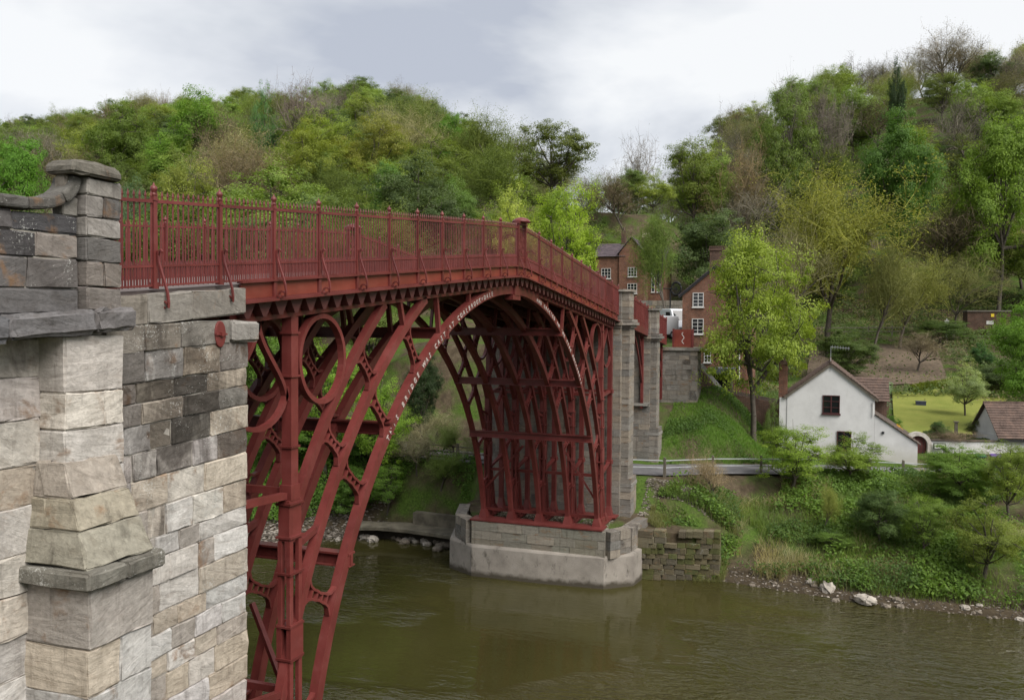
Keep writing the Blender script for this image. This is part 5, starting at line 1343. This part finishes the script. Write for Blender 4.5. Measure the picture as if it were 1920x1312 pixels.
# behind the arch, upstream side
shrub('dense', 18.14, 23.20, 10.18, 0.619, (.075, .135, .020), 'tall leafy shrub seen through the outer ring of the ironwork', pi=1)
shrub('light', 18.47, 19.12, 8.92, 0.773, (.105, .175, .018), 'bright maple shrub behind the iron ribs', pi=0)
shrub('light', 18.70, 15.32, 7.60, 0.681, (.115, .185, .018), 'vivid lime shrub just beyond the lettered rib', pi=1)
shrub('dense', 18.68, 21.19, 3.82, 1.856, (.065, .125, .016), 'dense green shrub low behind the iron column', pi=0)
shrub('dense', 19.56, 17.09, 2.18, 2.149, (.06, .12, .018), 'green shrub hanging over the concrete ledge', pi=2)
shrub('dense', 26.80, 16.48, 6.61, 0.596, IVY, 'dark ivy covered shrub beyond the arch', pi=0)
shrub('tall', 31.11, 22.66, 8.53, 0.883, (.09, .12, .03), 'grey-green shrub high behind the arch', pi=0)
shrub('bud', 22.51, 13.28, 2.84, 1.861, (.14, .13, .075), 'thin bare sapling thicket inside the arch', pi=2)
shrub('sparse', 19.16, 10.72, 2.46, 1.224, (.095, .13, .035), 'slender green sapling by the left foot of the far ironwork', pi=1)
shrub('bud', 19.68, 13.61, 1.00, 5.814, (.15, .135, .085), 'tangled tan bramble below the path fence', pi=1)
shrub('sparse', 19.52, 15.56, 1.00, 4.696, (.085, .12, .03), 'leafy bramble beside the concrete ledge', pi=2)
shrub('bud', 18.7, 12.9, 2.9, 1.3, (.14, .13, .08), 'tan bramble arching over the bank left of the path fence', pi=1)
shrub('sparse', 18.3, 11.1, 2.4, 1.5, (.10, .14, .035), 'low green bramble above the concrete step', pi=2)
shrub('light', 18.2, 14.6, 3.2, 1.1, (.085, .15, .025), 'fresh green shrub at the end of the concrete ledge', pi=0)
shrub('dense', 17.8, 16.8, 3.4, 1.2, (.07, .13, .022), 'rounded green shrub over the shingle beach', pi=1)
shrub('bud', 18.9, 9.6, 2.0, 1.4, (.13, .125, .075), 'dry bramble by the left end of the quay', pi=0)
# garden plants
shrub('dense', 38.81, -15.13, 1.97, 0.814, (.05, .12, .012), 'clipped bright green bush behind the cottage lean-to', pi=0)
shrub('dense', 36.16, -15.15, 1.73, 0.542, (.40, .24, .012), 'small orange-yellow flowering bush behind the lean-to roof', pi=1)
shrub('dense', 36.58, -17.84, 2.07, 0.983, (.035, .065, .016), 'dark glossy shrub behind the arched gate', pi=2)
shrub('light', 39.69, -20.61, 2.25, 0.857, (.075, .09, .028), 'round olive shrub on the lawn edge', pi=1)
shrub('bud', 36.35, -18.73, 1.71, 2.231, (.13, .10, .07), 'bare purple-brown twigs behind the garden wall', pi=0)
shrub('light', 48.40, -15.10, 3.52, 0.609, (.13, .19, .13), 'silvery green agave-like plant in the garden', pi=0)
shrub('dense', 71.44, -26.15, 3.33, 0.888, (.03, .075, .02), 'dark green round bush on the rough slope', pi=1)
shrub('bud', 71.48, -20.11, 4.83, 1.651, (.12, .10, .07), 'grey bramble mound on the rough slope', pi=2)
shrub('dense', 66.90, -13.09, 5.84, 1.430, (.055, .085, .02), 'green thicket above the allotment', pi=0)
shrub('dense', 83.35, -23.65, 3.36, 2.826, (.05, .08, .02), 'green thicket below the hillside fence', pi=2)
shrub('light', 26.60, -7.34, 4.91, 0.324, (.075, .11, .025), 'low shrub by the garden wall end', pi=1)
HG = thing('clipped_hedge', 'low clipped yellow-green hedge along the top of the lawn', 'hedge', (62, -21, 5.8))
rs = np.random.RandomState(4); a_, b_ = Vector((62.30, -18.68, 5.89)), Vector((66.10, -23.49, 5.55))
n = 9000; f = rs.uniform(0, 1, n); th = rs.uniform(0, PI, n); P = np.stack([a_.x + (b_.x - a_.x) * f + np.cos(th) * .55, a_.y + (b_.y - a_.y) * f + np.cos(th) * .3, np.zeros(n)], 1)
P[:, 2] = H(P[:, 0], P[:, 1]) + .85 * np.sin(th) ** .5 * rs.uniform(.7, 1, n); V, Fq = leaves(P - np.array(ORG[HG.name]), rs.normal(0, 1, P.shape) + np.array([0, 0, 1.0]), .14, rs)
o = bpy.data.objects.new('hedge_leaves', np_mesh('hedge_leaves', V, Fq, LEAF)); link(o, HG); o.color = (.15, .19, .02, 1)

# ---- ground cover as masses
def cover(name, n, dens, size, hgt, colr, seed, label, blade=False, box=(13.5, 60, -30, 30), asp=.62):
    rs = np.random.RandomState(seed); P = []
    need = n
    while need > 0:
        x = rs.uniform(box[0], box[1], need * 3); y = rs.uniform(box[2], box[3], need * 3)
        d = np.array(dens(x, y)); k = rs.uniform(0, 1, len(x)) < d; x, y = x[k][:need], y[k][:need]
        P.append(np.stack([x, y], 1)); need -= len(x)
        if len(P) > 60: break
    P = np.concatenate(P); z = H(P[:, 0], P[:, 1]); P = np.concatenate([P, z[:, None]], 1); m = len(P)
    hv = hgt * (.45 + .9 * vnoise(P[:, 0], P[:, 1], 1.3, seed)) * rs.uniform(.5, 1.25, m)
    if blade:
        ln = rs.normal(0, .45, (m, 2)) * hv[:, None]; s = rs.uniform(.6, 1.3, m) * size; ph = rs.uniform(0, 2 * PI, m)
        dx_ = np.cos(ph) * s; dy_ = np.sin(ph) * s
        mid = P + np.concatenate([ln * .35, (hv * .62)[:, None]], 1); tip = P + np.concatenate([ln, hv[:, None] * .92], 1)
        off = np.stack([dx_, dy_, np.zeros(m)], 1)
        V = np.stack([P - off, P + off, mid + off * .7, mid - off * .7, tip], 1).reshape(-1, 3); b = np.arange(m)[:, None] * 5
        Fq = np.concatenate([b + np.array([[0, 1, 2, 3]]), b + np.array([[3, 2, 4, 4]])])
        # tip as a thin quad
        V = np.stack([P - off, P + off, mid + off * .7, mid - off * .7, tip - off * .12, tip + off * .12], 1).reshape(-1, 3); b = np.arange(m)[:, None] * 6
        Fq = np.concatenate([b + np.array([[0, 1, 2, 3]]), b + np.array([[3, 2, 5, 4]])])
    else:
        P[:, 2] += hv; V, Fq = leaves(P, rs.normal(0, .5, P.shape) + np.array([-.35, -.2, .8]), size, rs, asp)
    o = bpy.data.objects.new(name, np_mesh(name, V, Fq, LEAF)); link(o); o['kind'] = 'stuff'; o['label'] = label; o['category'] = 'undergrowth' if not blade else 'grass'; o.color = (*colr, 1); return o
def tb(x, y): return x - np.interp(y, XB_Y, XB_X)
def roadfar(x, y): return np.abs(x - road_x(y)) > 2.25
def bankR(x, y): t = tb(x, y); return (y < -2.2) & (y > -27) & (t > .7 - .6 * (y > -5.4)) & (x < road_x(y) - 2.6 - 1.6 * (y > -8)) & (vnoise(x, y, 1.1, 77) > .18)
def bankL(x, y): t = tb(x, y); return (y > 8.9) & (y < 34) & (t > 1.6) & (x < road_x(y) - 2.1)
nz_ = lambda x, y, s, k: vnoise(x, y, s, k)
cover('bank_weeds', 42000, lambda x, y: (bankR(x, y)) * np.clip((nz_(x, y, 2.2, 5) - .30) * 3, 0, 1), .17, .55, (.13, .225, .034), 21, 'broad-leaved green weeds on the far river bank', box=(14, 31, -27, -1.5))
cover('bank_weeds', 18000, lambda x, y: (bankR(x, y)) * np.clip((nz_(x, y, 1.7, 9) - .58) * 4, 0, 1), .13, .6, (.08, .15, .03), 22, 'dark nettles in clumps on the far river bank', box=(14, 31, -27, -1.5))
cover('bank_grass', 42000, lambda x, y: bankR(x, y) * np.clip((nz_(x, y, 2.8, 12) - .28) * 3, 0, 1), .012, .55, (.20, .28, .07), 23, 'long green grass on the far river bank', True, box=(14, 31, -27, -1.5))
cover('dry_grass', 16000, lambda x, y: bankR(x, y) * np.clip((nz_(x, y, 2.0, 31) - .6) * 5, 0, 1), .011, .7, (.45, .39, .23), 24, 'dry straw-coloured stalks among the bank grass', True, box=(14, 31, -27, -1.5))
cover('bank_weeds', 44000, lambda x, y: (bankL(x, y)) * np.clip((nz_(x, y, 2.0, 6) - .1) * 3, 0, 1), .16, .65, (.11, .22, .03), 25, 'low bright weeds on the bank beyond the arch', box=(14, 28, 8.5, 34))
cover('slope_grass', 30000, lambda x, y: ((y > -9.5) & (y < -.6) & (x > 23.4) & (x < 38) & roadfar(x, y) & (x > road_x(y))) * (1.0 - .75 * ((nz_(x, y, 3, 14) > .62))), .013, .22, (.13, .25, .035), 26, 'short bright grass on the slope below the bridge end wall', True, box=(23, 38, -9.5, 0))
cover('slope_weeds', 9000, lambda x, y: ((y > -9.5) & (y < -.6) & (x > 23.6) & (x < 38) & (x > road_x(y) + 2.2)) * np.clip((nz_(x, y, 2, 15) - .5) * 4, 0, 1), .12, .22, (.075, .15, .022), 27, 'leafy weeds on the slope below the bridge end wall', box=(23, 38, -9.5, 0))
cover('rough_growth', 60000, lambda x, y: ((x > 60) & (y < 1) & (y > -62)) * np.clip((nz_(x, y, 4, 16) - .22) * 3, 0, 1) * np.where((x > 62) & (x < 84) & (y < -8.5) & (y > -24), .05, 1), .28, .85, (.09, .135, .035), 28, 'rough green growth on the slope behind the gardens', box=(60, 108, -62, 1))
cover('rough_growth', 22000, lambda x, y: ((x > 58) & (y < 1) & (y > -62)) * np.clip((nz_(x, y, 5, 18) - .45) * 3, 0, 1) * np.where((x > 62) & (x < 84) & (y < -8.5) & (y > -24), .3, 1), .22, .9, (.19, .165, .09), 29, 'tan dead growth on the slope behind the gardens', box=(58, 108, -62, 1))
cover('garden_growth', 24000, lambda x, y: ((x > 39.5) & (x < 62) & (y < -1.0) & (y > -15.5) & ~((x < 49.5) & (y > -5.3)) & ~((x < 41.5) & (y > -14)& (y < -7))) * np.clip((nz_(x, y, 2.5, 19) - .25) * 3, 0, 1), .17, .7, (.085, .14, .03), 30, 'mixed garden growth behind the cottage', box=(39.5, 62, -15.5, -1))
cover('verge_growth', 9000, lambda x, y: ((x > road_x(y) + 2.0) & (x < road_x(y) + 4.2) & (y < -9.5) & (y > -30) ) * .0 + ((x > 36.2) & (x < 40.5) & (y < -17.2) & (y > -21)) * 1.0, .14, .45, (.065, .11, .024), 31, 'garden plants behind the pale garden wall', box=(28, 41, -30, -9))
# ---- lawn and allotment patches
def patch(name, pts, mat, up=.05):
    m = MB(); n = 10; q = [Vector((x, y, 0)) for x, y in pts]
    for i in range(n + 1):
        for j in range(n + 1):
            p = q[0].lerp(q[1], i / n).lerp(q[3].lerp(q[2], i / n), j / n); m.V.append((p.x, p.y, max(Hs(p.x, p.y), 0) + up))
    for i in range(n):
        for j in range(n): a = i * (n + 1) + j; m.F.append((a, a + n + 1, a + n + 2, a + 1))
    o = m.build(name, mat, None, True); o['kind'] = 'structure'; return o
LAWN = NT('mossy_lawn'); p_ = LAWN.pos(); LAWN.bsdf(LAWN.mix(.4, LAWN.ramp(LAWN.noise(p_, .5, 5, .6), (.3, (.13, .155, .03)), (.7, (.24, .24, .06))), LAWN.ramp(LAWN.noise(p_, 14, 4, .6), (.3, (.09, .12, .02)), (.7, (.26, .28, .07)))), .95, LAWN.bump(LAWN.noise(p_, 40, 3, .6), .6, .03), .1); LAWN = LAWN.m
patch('lawn', [(40.5, -15.4), (62, -17.0), (66, -27.5), (41, -22.6)], LAWN, .22)
SOIL = plain('dug_soil', (.125, .094, .066), .95, .4, 2.5, bump=.8, coords='pos')
patch('garden_soil', [(63, -9.0), (84, -9.5), (84, -23.5), (66.5, -22.5)], SOIL, .12)
# ---- curved brick retaining wall in the garden
GR = thing('retaining_wall', 'low dark brick retaining wall beside the lawn behind the cottage', 'wall', (47, -14.6, 5))
m = MB(); m.prism([(43.0, -13.4, 4.4), (43.0, -13.4, 6.9), (48.5, -15.6, 6.5), (48.5, -15.6, 4.4)], None, (.25, .3, 0)); m.build('wall', BRICKD, GR); MB().bar((43.1, -13.25, 6.95), (48.6, -15.45, 6.55), .45, .09).build('coping', TILEB, GR)
# ---- garden clutter
TARP = plain('blue_tarpaulin', (.03, .22, .62), .45, .3, 2.2, bump=.3)
zt_ = Hs(39.6, -5.6); TP = thing('blue_tarpaulin', 'crumpled bright blue tarpaulin heap behind the low brick wall', 'tarpaulin', (39.6, -5.6, zt_))
V, Fq = rough_box(1.3, 1.7, .9, 77, 7, 8, 5, e=.22, amp=.09); V = np.array(V); V[:, :2] *= (1 - .45 * np.clip(V[:, 2:3] / .45, 0, 1)); V[:, 2] += .35
o = bpy.data.objects.new('sheet', np_mesh('sheet', V, Fq, TARP, False)); link(o, TP)
cl = Vector((43.99, -14.68, 7.57)); CLO = thing('cloche', 'small white domed cloche cover in the vegetable garden', 'cloche', (cl.x, cl.y, Hs(cl.x, cl.y)))
m = MB(); m.sweep([(cl.x, cl.y - .8 + 1.6 * i / 8, Hs(cl.x, cl.y) + .05 + .45 * math.sin(PI * i / 8)) for i in range(9)], 1.1, .05, (1, 0, 0)); m.build('cover', WFRAME, CLO)
bx_ = Vector((56.04, -18.84, 7.33)); BXT = thing('planter_box', 'dark planter box on the dug garden soil', 'planter', (bx_.x, bx_.y, Hs(bx_.x, bx_.y)))
zb_ = Hs(bx_.x, bx_.y); MB().box(bx_.x - .3, bx_.x + .3, bx_.y - .4, bx_.y + .4, zb_, zb_ + .5).build('tub', plain('dark_blue_tub', (.03, .035, .06), .6), BXT); MB().box(bx_.x - .33, bx_.x + .33, bx_.y - .43, bx_.y + .43, zb_ + .5, zb_ + .56).build('rim', plain('tub_rim', (.05, .055, .08), .6), BXT)
for bx0, by0, lab, c in ((32.40, -19.63, 'green lidded wheeled bin by the garden wall behind the bushes', (.02, .10, .05)), (32.73, -20.58, 'purple lidded wheeled bin by the garden wall behind the bushes', (.10, .045, .22))):
    q = Vector((bx0, by0, 0)); z0 = 3.62; B = thing('wheeled_bin', lab, 'bin', (q.x, q.y, z0))
    MB().hexa([(q.x - .22, q.y - .24, z0 + .05), (q.x + .22, q.y - .24, z0 + .05), (q.x + .22, q.y + .24, z0 + .05), (q.x - .22, q.y + .24, z0 + .05), (q.x - .28, q.y - .3, z0 + 1.0), (q.x + .28, q.y - .3, z0 + 1.0), (q.x + .28, q.y + .3, z0 + 1.0), (q.x - .28, q.y + .3, z0 + 1.0)]).build('body', BLACKM, B)
    MB().hexa([(q.x - .32, q.y - .32, z0 + 1.0), (q.x + .32, q.y - .32, z0 + 1.0), (q.x + .32, q.y + .32, z0 + 1.0), (q.x - .32, q.y + .32, z0 + 1.0), (q.x - .28, q.y - .3, z0 + 1.08), (q.x + .3, q.y - .3, z0 + 1.12), (q.x + .3, q.y + .3, z0 + 1.12), (q.x - .28, q.y + .3, z0 + 1.08)]).build('lid', plain('bin_lid', c, .5), B)
    for s in (-1, 1): MB().sweep([(q.x + .2, q.y + s * .2, z0 + .1), (q.x + .2, q.y + s * .26, z0 + .1)], .2, .2, None, n=10).build('wheel', TYRE, B)
pl = Vector((88.10, -25.15, 13.42)); zp = Hs(pl.x, pl.y); TPO = thing('marker_post', 'slim white marker post by the hillside fence', 'post', (pl.x, pl.y, zp)); MB().sweep([(pl.x, pl.y, zp - .2), (pl.x, pl.y, zp + 2.6)], .14, .14, None, n=8).build('post', WFRAME, TPO); MB().box(pl.x - .2, pl.x - .1, pl.y - .25, pl.y + .25, zp + 1.9, zp + 2.4).build('plate', WFRAME, TPO)
st = Vector((39.18, -19.24, 6.10)); zs_ = Hs(st.x, st.y); SP = thing('garden_post', 'weathered upright wooden post on the lawn', 'post', (st.x, st.y, zs_)); MB().hexa([(st.x - .12, st.y - .12, zs_ - .2), (st.x + .12, st.y - .12, zs_ - .2), (st.x + .12, st.y + .12, zs_ - .2), (st.x - .12, st.y + .12, zs_ - .2), (st.x - .1, st.y - .08, zs_ + 1.5), (st.x + .1, st.y - .1, zs_ + 1.45), (st.x + .1, st.y + .1, zs_ + 1.55), (st.x - .1, st.y + .1, zs_ + 1.5)]).build('shaft', TIMBER, SP); MB().box(st.x - .16, st.x + .16, st.y - .16, st.y + .16, zs_ + 1.5, zs_ + 1.56).build('cap', TIMBER, SP)
# ---- boulders and shingle at the water's edge
def rock_mat(name, c):
    t = NT(name); oc = t.coord('Object'); f = t.noise(oc, 3, 6, .65); t.bsdf(t.ramp(f, (.3, tuple(x * .6 for x in c)), (.55, c), (.75, tuple(min(1, x * 1.2) for x in c))), .9, t.bump(t.noise(oc, 9, 5, .65), .7, .05), .15); return t.m
ROCKP = rock_mat('pale_boulder', (.40, .36, .31)); ROCKD = rock_mat('river_stone', (.20, .17, .135))
def rock(name, loc, s, mat, seed, label, group=None):
    V, Fq = rough_box(1, 1, 1, seed, 4, 4, 4, e=.22, amp=.085); V = np.array(V); V /= (.7 + .3 * np.linalg.norm(V, axis=1, keepdims=True) / .6)
    o = bpy.data.objects.new(name, np_mesh(name, V * np.array(s), Fq, mat, False)); link(o); o.location = loc; o.rotation_euler = (0, 0, seed); tag(o, label, 'rock', group); return o
for i, (bx0, by0, s, lab) in enumerate(((15.64, -9.71, (.75, .85, .5), 'broken pale boulder at the water edge, leftmost of the pale three'), (15.01, -10.40, (.65, .6, .75), 'upright rounded pale boulder standing in the shallow water'), (14.08, -11.96, (.7, .95, .4), 'flat pale boulder at the water edge, rightmost of the pale three'))):
    rock('boulder', (bx0, by0, .18), s, ROCKP, 60 + i, lab)
rr = random.Random(8)
for i, y in enumerate(sorted((rr.uniform(-20, -5.5) for _ in range(20)), reverse=True)):
    x = float(np.interp(y, XB_Y, XB_X)) + rr.uniform(-.35, .9); sz = rr.uniform(.10, .26)
    rock('shore_stone', (x, y, max(0, Hs(x, y)) + sz * .1), (sz * 1.3, sz * 1.5, sz * .8), ROCKD if rr.random() < .7 else ROCKP, 100 + i, f'{ORD[i]} small stone from the left on the muddy shore of the right bank', 'stones on the right bank shore')
for i, y in enumerate(sorted((rr.uniform(9.5, 16.5) for _ in range(20)), reverse=True)):
    x = float(np.interp(y, XB_Y, XB_X)) + rr.uniform(-1.0, .3); sz = rr.uniform(.16, .5)
    rock('ledge_stone', (x, y, .05 + sz * .12), (sz * 1.3, sz * 1.4, sz * .8), ROCKP if rr.random() < .45 else ROCKD, 200 + i, f'{ORD[i]} loose stone from the left in the water under the concrete ledge', 'stones below the concrete ledge')
def shingle(name, n, fn, seed, s0, s1, label):
    rs = np.random.RandomState(seed); base = np.array([[-1, 0, 0], [0, -1, 0], [1, 0, 0], [0, 1, 0], [0, 0, .6], [0, 0, -.4]]); fc = np.array([[0, 1, 4], [1, 2, 4], [2, 3, 4], [3, 0, 4], [1, 0, 5], [2, 1, 5], [3, 2, 5], [0, 3, 5]])
    P = fn(rs, n); s = rs.uniform(s0, s1, (n, 1, 1)); a = rs.uniform(0, 2 * PI, n); c, sn = np.cos(a), np.sin(a)
    B = np.repeat((base * np.array([1.3, .9, .8]))[None], n, 0) * s * rs.uniform(.7, 1.3, (n, 6, 1)); x = B[..., 0] * c[:, None] - B[..., 1] * sn[:, None]; y = B[..., 0] * sn[:, None] + B[..., 1] * c[:, None]; B = np.stack([x, y, B[..., 2]], -1)
    V = (B + P[:, None]).reshape(-1, 3); Fq = (fc[None] + (np.arange(n) * 6)[:, None, None]).reshape(-1, 3)
    o = bpy.data.objects.new(name, np_mesh(name, V, Fq, SHING)); link(o); o['kind'] = 'stuff'; o['label'] = label; o['category'] = 'shingle'; return o
SHING = NT('shingle'); SHING.bsdf(SHING.ramp(SHING.island(), (0, (.05, .042, .033)), (.6, (.13, .11, .088)), (1, (.34, .30, .26))), .9, None, .2); SHING = SHING.m
def shoreR(rs, n):
    y = rs.uniform(-24, -5.2, n); t = rs.uniform(-.5, 1.3, n); x = np.interp(y, XB_Y, XB_X) + t; return np.stack([x, y, np.maximum(H(x, y), -.05) + .01], 1)
def shoreL(rs, n):
    y = rs.uniform(14.5, 27, n); t = rs.uniform(-.8, 2.6, n); x = np.interp(y, XB_Y, XB_X) + t; return np.stack([x, y, np.maximum(H(x, y), -.05) + .01], 1)
shingle('shingle', 2000, shoreR, 1, .02, .075, 'small stones on the muddy shore of the right bank'); shingle('shingle', 4500, shoreL, 2, .05, .16, 'grey shingle beach behind the iron column')
def pierfoot(rs, n):
    x = rs.uniform(12.9, 15.6, n); y = rs.uniform(-.1, 6.6, n); return np.stack([x, y, np.full(n, 2.66)], 1)
shingle('gravel', 2500, pierfoot, 3, .02, .06, 'gravel between the red base plates')
def scree(rs, n):
    y = rs.uniform(-4.8, -1.0, n); x = rs.uniform(16.4, 19.3, n); return np.stack([x, y, H(x, y) + .01], 1)
shingle('scree', 3200, scree, 5, .02, .07, 'grey scree on the slope beside the foot of the stone pier')
cover('wall_growth', 9000, lambda x, y: ((y > -5.6) & (y < -1.5) & (x > 15.0 - (y + 5.3) * .3) & (x < 17.6)) * np.clip((nz_(x, y, 1.2, 41) - .25) * 3, 0, 1), .012, .5, (.24, .24, .10), 42, 'dry and green grass hanging over the mossy river wall', True, box=(13.5, 18, -5.6, -1.5))
cover('wall_growth', 5000, lambda x, y: ((y > -5.6) & (y < -1.8) & (x > 15.2 - (y + 5.3) * .3) & (x < 18.5)) * np.clip((nz_(x, y, 1.0, 43) - .45) * 4, 0, 1), .11, .35, (.12, .20, .035), 44, 'leafy weeds on top of the mossy river wall', box=(13.5, 19, -5.6, -1.5))
# ---- undercut concrete ledge beyond the arch
CL = thing('concrete_ledge', 'flat stained concrete ledge overhanging the water beyond the arch', 'ledge', (17, 12.5, .4))
m = MB(); pts = [(15.6, 8.7), (16.0, 10.5), (16.25, 12.4), (16.2, 14.2), (15.6, 15.8), (17.2, 16.0), (18.2, 12), (17.6, 8.7)]
LEDGE = plain('dark_ledge_concrete', (.13, .115, .085), .95, .45, 1.6, bump=.5, coords='pos')
m.prism([(x, y, .62) for x, y in pts], None, (0, 0, .22)); m.build('slab', LEDGE, CL, bevel=.03)
m = MB(); m.prism([(x + .75, y, -.3) for x, y in pts], None, (0, 0, .9)); m.build('rubble_core', plain('dark_undercut', (.035, .028, .02), .9, .3), CL)  # dark brown core set back under the slab
m = MB(); m.prism([(17.5, 9.0, .8), (17.55, 12.6, .8), (18.6, 12.6, .8), (18.6, 9.0, .8)], None, (0, 0, .75)); m.build('upper_step', LEDGE, CL, bevel=.03)
